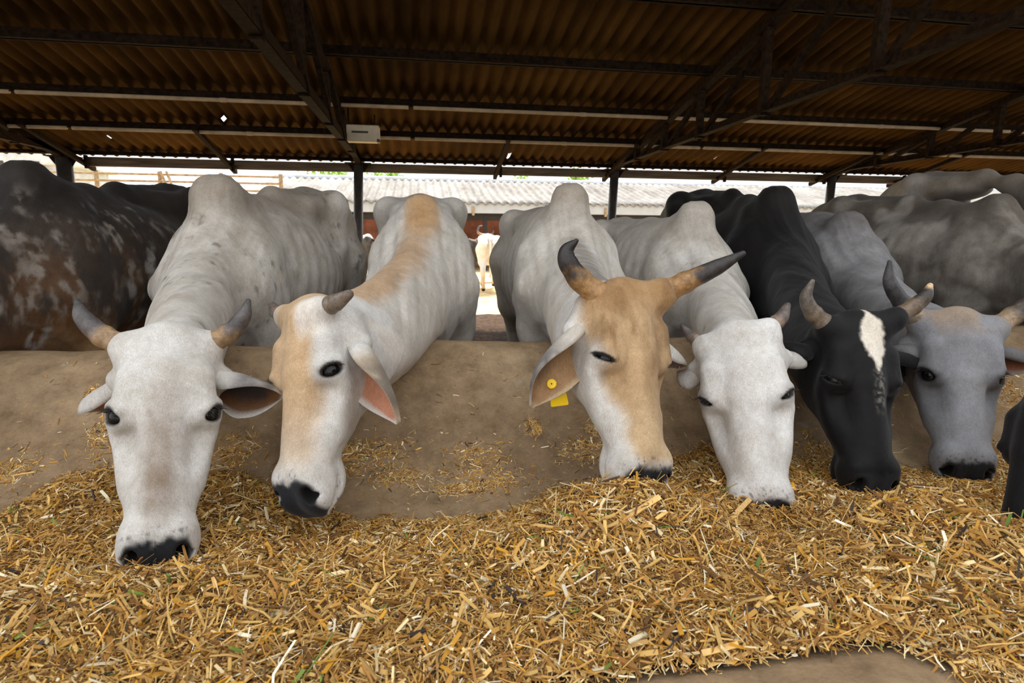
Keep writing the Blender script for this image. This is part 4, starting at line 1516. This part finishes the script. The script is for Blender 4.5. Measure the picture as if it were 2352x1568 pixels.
c3 = Cow('white cow with tan face, long outspread horns and a yellow ear tag', P(1308, 425, 2.65), P(1250, 482, 3.6), bulk=0.87, poll=P(1458, 648, 1.42), muzzle=P(1516, 1122, 1.18), turn=46, seat=False, wid=1.10, hl=0.53, hump_w=0.85, hump_h=1.0, eye_open=0.35,
         horns=[horn([(1392, 690, 1.42), (1338, 648, 1.43), (1305, 604, 1.43), (1303, 575, 1.43), (1324, 553, 1.42)], [0.037, 0.031, 0.026, 0.020, 0.006], base=srgb(158, 122, 78), mid=srgb(46, 42, 40), tipc=srgb(40, 37, 36), edge=0.36),
                horn([(1525, 672, 1.44), (1580, 645, 1.42), (1650, 612, 1.40), (1706, 582, 1.38)], [0.034, 0.028, 0.021, 0.008], base=srgb(158, 122, 78), mid=srgb(56, 52, 50), tipc=srgb(48, 45, 44), edge=0.40)],
         ears=[dict(side=-1, tip=P(1226, 938, 1.38), open=(0.28, -0.90, -0.32), W=0.062, dk=0.55, doff=0.3, flat=42, inner=srgb(172, 138, 102), outer=srgb(196, 188, 178), outdark=srgb(110, 108, 108), rim=srgb(206, 184, 150),
                    tag=dict(button=(1267, 881, 0), panel=(1283, 911, 0), down=(0.16, 0, -1))),
               dict(side=1, tip=P(1560, 850, 1.72), open=(0.0, -0.3, -0.9), W=0.05, outer=WHITE)],
         paint=coat(GREYW, srgb(150, 138, 122), mott=0.14, head=WHITE, extra=ex3, halo=0.15))
ref3 = [c3]
_t3 = crest_tan(ref3, srgb(120, 112, 104), 0.075)
c3.args['paint'] = coat(GREYW, srgb(150, 138, 122), mott=0.14, head=WHITE, extra=lambda c, V, h, b, ish, nz: _t3(ex3(c, V, h, b, ish, nz), V, h, b, ish, nz), halo=0.15)
herd.append(c3)

c4 = Cow('white cow with short stubby horns and a plain white face, beside the ear-tagged one', P(1595, 465, 2.75), P(1440, 505, 3.62),
         P(1688, 745, 1.50), P(1750, 1178, 1.25), turn=3, wid=1.08, hl=0.545, S=0.95, hump_w=0.95, eye_open=0.55,
         horns=[horn([(1612, 790, 1.50), (1588, 772, 1.53), (1567, 748, 1.56)], [0.021, 0.018, 0.008], base=srgb(130, 112, 96), mid=srgb(96, 86, 80), tipc=srgb(70, 64, 62), edge=0.4),
                horn([(1768, 752, 1.52), (1794, 730, 1.53), (1808, 702, 1.55)], [0.024, 0.021, 0.011], base=srgb(140, 122, 104), mid=srgb(104, 94, 88), tipc=srgb(88, 82, 78), edge=0.4)],
         ears=[dict(side=1, tip=P(1792, 814, 1.70), open=(0.1, -0.5, -0.85), W=0.05, outer=WHITE),
               dict(side=-1, tip=P(1560, 868, 1.68), open=(0.2, -0.4, -0.9), W=0.05, outer=WHITE)],
         paint=coat(GREYW, srgb(170, 162, 150), mott=0.12, mott_c=srgb(160, 158, 156), head=srgb(222, 220, 217), dirt=0.4))
herd.append(c4)

c5 = Cow('black cow with a white blaze on its forehead', P(1780, 430, 2.85), P(1625, 440, 3.8),
         P(1985, 722, 1.52), P(2036, 1152, 1.28), turn=40, seat=False, hl=0.53, wid=1.05, hump_w=0.95, hump_h=0.6, coat='coat_dark', eye_open=0.5,
         horns=[horn([(1900, 748, 1.54), (1866, 716, 1.55), (1852, 682, 1.55), (1866, 646, 1.54)], [0.030, 0.026, 0.019, 0.007], base=srgb(112, 98, 82), mid=srgb(98, 90, 82), tipc=srgb(110, 102, 92), edge=0.5),
                horn([(2060, 728, 1.52), (2100, 702, 1.52), (2126, 680, 1.52), (2136, 656, 1.53)], [0.027, 0.025, 0.020, 0.009], base=srgb(112, 96, 78), mid=srgb(64, 58, 54), tipc=srgb(236, 200, 160), edge=0.5)],
         ears=[dict(side=-1, tip=P(1782, 800, 1.62), open=(0.1, -0.5, -0.85), W=0.052, outer=srgb(26, 25, 26), inner=srgb(30, 27, 27), rim=srgb(24, 23, 23), dark=srgb(14, 14, 14)),
               dict(side=1, tip=P(2150, 840, 1.76), open=(0.1, -0.5, -0.85), W=0.05, outer=srgb(26, 25, 26), inner=srgb(30, 27, 27), rim=srgb(24, 23, 23), dark=srgb(14, 14, 14))],
         paint=coat(srgb(19, 18, 19), srgb(25, 21, 18), mott=0.2, mott_c=srgb(28, 22, 18), extra=ex5, nose=srgb(40, 42, 48), halo=0.0))
herd.append(c5)

c6 = Cow('slate grey cow with dark horns, right of the black cow', P(1945, 488, 2.95), P(1775, 500, 4.0),
         P(2215, 716, 1.55), P(2240, 1128, 1.36), turn=26, hl=0.53, wid=1.06, hump_w=1.0, hump_h=1.0, eye_open=1.4,
         horns=[horn([(2112, 735, 1.56), (2072, 695, 1.57), (2044, 648, 1.57), (2043, 602, 1.57)], [0.034, 0.028, 0.021, 0.007], base=srgb(150, 134, 116), mid=srgb(74, 72, 74), tipc=srgb(62, 60, 62), edge=0.25),
                horn([(2286, 752, 1.56), (2330, 722, 1.56), (2376, 684, 1.55), (2420, 640, 1.55)], [0.034, 0.030, 0.024, 0.008], base=srgb(150, 130, 104), mid=srgb(70, 62, 56), tipc=srgb(58, 54, 52), edge=0.3)],
         ears=[dict(side=-1, tip=P(2040, 815, 1.66), open=(0.2, -0.5, -0.85), W=0.052, outer=srgb(120, 118, 120), inner=srgb(70, 66, 66), rim=srgb(110, 108, 110)),
               dict(side=1, tip=P(2390, 850, 1.75), open=(0.1, -0.5, -0.85), W=0.05, outer=srgb(120, 118, 120))],
         paint=coat(srgb(146, 145, 147), srgb(96, 90, 84), mott=0.2, mott_c=srgb(110, 110, 114), head=srgb(142, 143, 148), extra=ex6, halo=0.6, halo_c=srgb(50, 48, 50)))
herd.append(c6)

cA = Cow('dark brown mottled cow standing side-on at the far left, only its flank in view', P(62, 374, 2.62), P(370, 428, 3.62),
         P(-560, 760, 1.5), P(-560, 1100, 1.3), turn=0, hump_w=0.9, hump_h=0.7, coat='coat_dark', lash=False, bulk=1.1,
         horns=[dict(w=[P(-640, 760, 1.5), P(-690, 720, 1.5), P(-700, 660, 1.5)], r=[0.028, 0.024, 0.008], **LIGHT), dict(w=[P(-480, 760, 1.5), P(-440, 720, 1.5), P(-430, 660, 1.5)], r=[0.028, 0.024, 0.008], **LIGHT)],
         ears=[dict(side=1, tip=P(-380, 850, 1.55), open=(0, -0.5, -0.9), outer=srgb(70, 58, 48)), dict(side=-1, tip=P(-760, 850, 1.55), open=(0, -0.5, -0.9), outer=srgb(70, 58, 48))],
         paint=coat(srgb(62, 53, 46), srgb(34, 30, 28), (1.14, 1.32), mott=0.3, mott_c=srgb(40, 34, 30), extra=exA), head_voxel=0.007)
herd.append(cA)

cG = Cow('grey-brown mottled cow at the right, its broad flank behind the slate grey head', P(2285, 448, 2.85), P(1985, 452, 3.85),
         P(2600, 700, 1.75), P(2640, 1050, 1.6), turn=10, hump_w=0.9, hump_h=0.5, lash=False, bulk=1.12,
         horns=[dict(w=[P(2520, 720, 1.75), P(2480, 690, 1.75), P(2470, 640, 1.75)], r=[0.03, 0.025, 0.008], **LIGHT), dict(w=[P(2680, 720, 1.75), P(2720, 690, 1.75), P(2730, 640, 1.75)], r=[0.03, 0.025, 0.008], **LIGHT)],
         ears=[dict(side=1, tip=P(2790, 790, 1.8), open=(0, -0.5, -0.9), outer=srgb(130, 124, 118)), dict(side=-1, tip=P(2450, 790, 1.85), open=(0, -0.5, -0.9), outer=srgb(130, 124, 118))],
         paint=coat(srgb(140, 134, 126), srgb(84, 76, 68), (1.1, 1.3), mott=0.3, mott_c=srgb(96, 88, 80), extra=exG), head_voxel=0.007)
herd.append(cG)

cI = Cow('pale grey cow highest at the right edge, only its back showing', P(2440, 388, 2.95), P(2160, 398, 3.9),
         P(2900, 720, 1.8), P(2960, 1050, 1.65), turn=10, hump_w=0.9, hump_h=0.5, lash=False,
         horns=[], ears=[dict(side=1, tip=P(3100, 790, 1.8), open=(0, -0.5, -0.9), outer=srgb(160, 156, 150)), dict(side=-1, tip=P(2760, 790, 1.85), open=(0, -0.5, -0.9), outer=srgb(160, 156, 150))],
         paint=coat(srgb(160, 155, 148), srgb(124, 114, 104), mott=0.2, mott_c=srgb(130, 122, 114)), head_voxel=0.008)
herd.append(cI)

cJ = Cow('black cow on the near side of the trough, only its muzzle in view', (2.25, -0.15, 1.38), (2.55, -1.08, 1.36),
         P(2402, 850, 1.08), P(2285, 1295, 0.98), turn=-55, hl=0.50, hump_w=0.9, hump_h=0.6, coat='coat_dark', lash=False,
         horns=[], ears=[dict(side=1, tip=P(2620, 950, 1.05), open=(0, 0.3, -0.9), outer=srgb(26, 25, 26), inner=srgb(30, 27, 27), rim=srgb(24, 23, 23))],
         paint=coat(srgb(20, 19, 20), None, mott=0.2, mott_c=srgb(28, 24, 22), nose=srgb(24, 24, 26), halo=0.0))
herd.append(cJ)

# cattle in the sunlit yard
YB = 13.0
b1 = P(1120, 652, YB)
cB = Cow('small white horned cow standing in the sunlit yard, seen through the gap', (b1[0] + 0.05, YB + 0.35, 1.24), (b1[0] - 0.02, YB - 0.55, 1.20),
         P(1113, 541, YB - 0.2) + np.array((0, 0.4, 0)), P(1121, 566, YB - 0.2) + np.array((0, 0.1, 0)), turn=0, hl=0.46, S=0.9, hump_h=0.5, lash=False, detail=False,
         horns=[dict(w=[P(1108, 540, YB), P(1098, 533, YB), P(1100, 521, YB), P(1108, 518, YB)], r=[0.03, 0.028, 0.02, 0.008], **LIGHT),
                dict(w=[P(1120, 540, YB), P(1130, 538, YB), P(1134, 530, YB)], r=[0.03, 0.024, 0.008], **LIGHT)],
         ears=[dict(side=1, tip=P(1134, 548, YB), open=(0, -0.8, -0.3), outer=WHITE), dict(side=-1, tip=P(1094, 549, YB), open=(0, -0.8, -0.3), outer=WHITE)],
         paint=coat(srgb(222, 220, 216), None, leg=srgb(214, 190, 158)), voxel=0.022, head_voxel=0.012, group='cattle in the yard beyond')
herd.append(cB)
b2 = P(842, 660, 13.5)
cC = Cow('white cow with a dark head in the yard, half hidden by the steel post', (b2[0], 14.2, 1.22), (b2[0] - 0.9, 14.6, 1.2),
         P(842, 545, 13.8), P(850, 570, 13.8), turn=0, hl=0.46, S=0.88, hump_h=0.5, lash=False, detail=False, coat='coat', horns=[], ears=[dict(side=1, tip=P(862, 552, 13.8), open=(0, -0.8, -0.3), outer=srgb(60, 56, 54))],
         paint=coat(srgb(222, 220, 216), None, head=srgb(58, 55, 54)), voxel=0.022, head_voxel=0.012, group='cattle in the yard beyond')
herd.append(cC)
b3 = P(1098, 640, 15.0)
cD = Cow('dark brown cow in the yard, mostly hidden behind the small white horned cow', (b3[0] - 0.2, 15.2, 1.12), (b3[0] + 0.65, 15.3, 1.12),
         P(1060, 560, 15), P(1055, 585, 15), turn=0, hl=0.46, S=0.82, hump_h=0.4, lash=False, detail=False, coat='coat_dark', horns=[], ears=[],
         paint=coat(srgb(58, 50, 44), None), voxel=0.022, head_voxel=0.012, group='cattle in the yard beyond')
herd.append(cD)

for k, cow in enumerate(herd):
    cow.build()

# ================================================================== chopped straw
def gauss(x, y, cx, cy, sx, sy, rot=0.0):
    c, s = math.cos(rot), math.sin(rot)
    dx, dy = x - cx, y - cy
    a = (dx * c + dy * s) / sx; b = (-dx * s + dy * c) / sy
    return np.exp(-0.5 * (a * a + b * b))

def on_trough(px, py):
    d = ray(px, py)
    ys = np.linspace(0.9, 2.1, 400)
    zs = CAM_H + d[2] / d[1] * ys
    k = np.argmax(zs < trough_z(ys)[...] + 0.002) if np.any(zs < trough_z(ys)) else len(ys) - 1
    return d[0] / d[1] * ys[k], ys[k]
_bk = [on_trough(*q) for q in ((-200, 1240), (0, 1185), (130, 1100), (270, 1062), (560, 1072), (690, 1140), (830, 1195), (1000, 1188), (1170, 1180), (1280, 1115), (1430, 1085),
                               (1600, 1022), (1840, 1045), (2000, 1060), (2110, 1075), (2300, 990), (2500, 960))]
BACK_X = [q[0] for q in _bk]; BACK_Y = [q[1] for q in _bk]
def thickness(x, y):
    yb = np.interp(x, BACK_X, BACK_Y)
    p = np.stack([x, y, np.zeros_like(x)], 1)
    yb = yb + 0.10 * (fbm(p, 4, 3, 41) - 0.5)
    t = 0.055 * sstep(yb, yb - 0.40, y) * (1 - 0.55 * sstep(1.0, 1.3, x) * sstep(1.02, 1.18, y)) + 0.012 * sstep(yb + 0.02, yb - 0.06, y)
    t = t + 0.145 * gauss(x, y, 0.44, 1.10, 0.165, 0.10, 0.0)            # mound before the tan-faced cow
    t = t + 0.13 * gauss(x, y, 0.99, 0.96, 0.115, 0.10, -0.45) + 0.06 * gauss(x, y, 1.20, 0.82, 0.22, 0.14, -0.3)
    t = t + 0.065 * gauss(x, y, -0.52, 1.00, 0.28, 0.08, 0.0)            # before the leftmost muzzle
    t = t + 0.030 * gauss(x, y, 0.05, 1.02, 0.22, 0.12, 0.0)
    t = t + 0.022 * (fbm(p, 7, 3, 42) - 0.5) * sstep(0.0, 0.05, t)
    t = t * (1 - 0.92 * gauss(x, y, 0.90, 1.13, 0.11, 0.085)) * (1 - 0.5 * gauss(x, y, 1.36, 1.18, 0.12, 0.07))   # hollows nosed out by the muzzles
    # thinner towards the near lip, bare over a stretch of it
    t = t * (1 - 0.97 * sstep(0.80, 0.685, y + 0.05 * (fbm(p, 6, 2, 47) - 0.5)) * sstep(-0.06, 0.10, x) * sstep(0.82, 0.68, x))
    t = t - 0.055 * sstep(0.80, 0.62, y)
    return np.maximum(t, -0.01)
def feed_z(x, y):
    return trough_z(y) + trough_relief(x, y) + thickness(x, y)

CLUSTERS = [(870, 1060, 0.10, 0.05), (800, 1050, 0.06, 0.04), (930, 1110, 0.10, 0.03), (1100, 1060, 0.10, 0.05), (1130, 1110, 0.12, 0.04), (1060, 1130, 0.10, 0.03), (1225, 985, 0.025, 0.02),
            (1340, 1040, 0.08, 0.04), (1380, 990, 0.05, 0.03), (1880, 1040, 0.07, 0.06), (240, 1000, 0.05, 0.06), (30, 1090, 0.06, 0.05), (540, 1040, 0.08, 0.05), (2320, 900, 0.10, 0.12), (215, 905, 0.012, 0.012)]
def make_straw():
    rg = np.random.default_rng(23)
    # --- where the pieces lie
    def samp(n, x0, x1, y0, y1):
        return rg.uniform(x0, x1, n), rg.uniform(y0, y1, n)
    X, Y, K = [], [], []
    x, y = samp(430000, -1.6, 3.0, 0.58, 1.85)
    t = thickness(x, y)
    vis = (x > -0.80 * y - 0.30) & (x < 1.50 * y + 0.35)
    pr = sstep(0.0, 0.02, t) * 0.97 + 0.004
    pr = pr * np.where(y < 1.25, 1.0, 0.75)
    keep = vis & (rg.uniform(size=len(x)) < pr)
    X.append(x[keep]); Y.append(y[keep])
    # dusting over the bare concrete
    for px, py, sx, sy in CLUSTERS:
        cx, cy = on_trough(px, py)
        n = int(200 + 70000 * sx * sy)
        X.append(rg.normal(cx, sx * 0.55, n)); Y.append(rg.normal(cy, sy * 0.6, n))
    x, y = samp(5200, -1.6, 3.2, 1.35, 2.22)
    m = rg.uniform(size=len(x)) < sstep(2.3, 1.4, y) * 0.8
    X.append(x[m]); Y.append(y[m])
    X = np.concatenate(X); Y = np.clip(np.concatenate(Y), 0.575, 2.24)
    n = len(X)
    t = thickness(X, Y)
    deep = sstep(0.005, 0.03, t)
    # --- size
    L = np.exp(rg.normal(math.log(0.0150), 0.60, n)).clip(0.004, 0.075)
    Wd = np.exp(rg.normal(math.log(0.0018), 0.52, n)).clip(0.0009, 0.007)
    big = rg.uniform(size=n) < 0.035 * deep
    L[big] = rg.uniform(0.025, 0.055, big.sum()); Wd[big] = rg.uniform(0.004, 0.0085, big.sum())
    longs = rg.uniform(size=n) < 0.012 * deep
    L[longs] = rg.uniform(0.05, 0.11, longs.sum()); Wd[longs] = rg.uniform(0.0015, 0.0035, longs.sum())
    loose = deep < 0.4
    L[loose] *= 0.75; Wd[loose] *= 0.8
    Th = Wd * rg.uniform(0.15, 0.5, n)
    # --- attitude: lie along the heap with a random tilt
    e = 0.006
    z = feed_z(X, Y)
    gx = (feed_z(X + e, Y) - z) / e; gy = (feed_z(X, Y + e) - z) / e
    nr = np.stack([-gx, -gy, np.ones(n)], 1); nr /= np.linalg.norm(nr, axis=1)[:, None]
    a = rg.uniform(0, 2 * np.pi, n)
    d = np.stack([np.cos(a), np.sin(a), np.zeros(n)], 1)
    d -= nr * (d * nr).sum(1)[:, None]; d /= np.linalg.norm(d, axis=1)[:, None]
    tilt = rg.normal(0, 0.38, n) * deep + rg.normal(0, 0.03, n)
    up = rg.uniform(size=n) < 0.02
    tilt[up & (deep > 0.5)] = rg.uniform(0.5, 1.1, (up & (deep > 0.5)).sum())
    d = d * np.cos(tilt)[:, None] + nr * np.sin(tilt)[:, None]
    sd = np.cross(nr, d); sd /= np.linalg.norm(sd, axis=1)[:, None]
    rl = rg.normal(0, 0.55, n) * deep + rg.normal(0, 0.05, n)
    tn = np.cross(d, sd)
    s2 = sd * np.cos(rl)[:, None] + tn * np.sin(rl)[:, None]
    t2 = np.cross(d, s2)
    lift = Th * 0.5 + 0.0006 + deep * (rg.uniform(0, 1, n) ** 1.4 * 0.020 + 0.42 * np.abs(np.sin(tilt)) * L * 0.5)
    C = np.stack([X, Y, z], 1) + nr * lift[:, None]
    # --- prisms of two bent halves
    bend = rg.normal(0, 0.10, n) * L
    V = np.zeros((n, 12, 3))
    for i, (sl, bd) in enumerate(((-0.5, 0.0), (0.0, 1.0), (0.5, 0.0))):
        w_ = Wd * (1.0 if i == 1 else rg.uniform(0.7, 1.0, n))
        c0 = C + d * (L * sl)[:, None] + s2 * (bend * bd * 0.6)[:, None] + t2 * (np.abs(bend) * bd * 0.4)[:, None]
        for j, (a_, b_) in enumerate(((-0.5, -0.5), (0.5, -0.5), (0.5, 0.5), (-0.5, 0.5))):
            V[:, i * 4 + j] = c0 + s2 * (w_ * a_)[:, None] + t2 * (Th * b_)[:, None]
    q = [(3, 2, 1, 0), (8, 9, 10, 11)]
    for i in (0, 4):
        for j in range(4):
            q.append((i + j, i + (j + 1) % 4, i + 4 + (j + 1) % 4, i + 4 + j))
    q = np.array(q)
    F = (q[None] + (np.arange(n) * 12)[:, None, None]).reshape(-1, 4)
    # --- colour of each piece
    pal = np.array([srgb(186, 138, 66), srgb(212, 172, 100), srgb(156, 108, 48), srgb(232, 208, 156), srgb(120, 82, 38), srgb(204, 148, 48), srgb(196, 156, 92), srgb(244, 230, 196),
                    srgb(96, 66, 34), srgb(112, 132, 56), srgb(62, 50, 40)])
    pw = np.array([0.20, 0.19, 0.14, 0.085, 0.08, 0.07, 0.13, 0.035, 0.045, 0.010, 0.015]); pw /= pw.sum()
    ci = rg.choice(len(pal), n, p=pw)
    col = pal[ci] * rg.uniform(0.70, 1.18, (n, 1))
    cc = np.repeat(col, 12, 0)
    # --- the heap under them
    xs = np.arange(-1.6, 2.75, 0.02); ys = np.arange(0.60, 1.80, 0.016)
    GX, GY = np.meshgrid(xs, ys)
    gz = feed_z(GX.ravel(), GY.ravel()) - 0.004
    pz = np.stack([GX.ravel(), GY.ravel(), gz], 1)
    gz = gz + 0.008 * (fbm(pz, 55, 2, 44) - 0.5)
    gt = thickness(GX.ravel(), GY.ravel())
    HV = np.stack([GX.ravel(), GY.ravel(), gz], 1); nx = len(xs)
    i = np.arange(nx - 1)[None, :] + (np.arange(len(ys) - 1) * nx)[:, None]
    HF = np.stack([i, i + 1, i + nx + 1, i + nx], -1).reshape(-1, 4)
    gx0, gy0 = HV[HF][:, :, 0].mean(1), HV[HF][:, :, 1].mean(1)
    HF = HF[(gt[HF] > 0.005).all(1) & (gx0 > -0.80 * gy0 - 0.27) & (gx0 < 1.50 * gy0 + 0.32)]
    hc = mixc(np.tile(np.array(srgb(112, 78, 38)), (len(HV), 1)), srgb(156, 114, 60), fbm(HV, 120, 2, 45))
    Vt = np.concatenate([HV, V.reshape(-1, 3)])
    Ft = np.concatenate([HF, F + len(HV)])
    o = mesh_np('chopped_straw', Vt, Ft, M['straw'], None, False, np.concatenate([hc, cc]), origin=(0.3, 1.1, 0.4))
    tag(o, 'golden chopped straw feed heaped in the concrete trough', 'straw', kind='stuff')
make_straw()

# a few stalks that stand out from the heap
def stalk(label, a, b, w):
    r = empty('straw_stalk', tuple((np.asarray(a) + np.asarray(b)) / 2))
    tag(r, label, 'straw', 'large stalks on the feed')
    m = MB(); m.bar(a, b, w, w * 0.45, (0.2, -0.6, 0.8), w * 0.12); m.build('stem', M['stalk'], r)
def on_feed(px, py, lift=0.012):
    d = ray(px, py); ys = np.linspace(0.6, 1.7, 500)
    zs = CAM_H + d[2] / d[1] * ys; xs = d[0] / d[1] * ys
    k = np.argmax(zs < feed_z(xs, ys) + lift)
    return np.array((xs[k], ys[k], zs[k]))
stalk("thick pale stalk leaning on the heap just below the short-horned white cow's muzzle", on_feed(1672, 1198), on_feed(1722, 1146, 0.03), 0.013)
stalk('long split stalk on the mound below the tan-faced cow', on_feed(1408, 1208), on_feed(1516, 1140, 0.03), 0.012)
stalk('fat whitish stalk at the near edge of the feed by the bare concrete lip', on_feed(1612, 1500, 0.02), on_feed(1696, 1478, 0.025), 0.010)
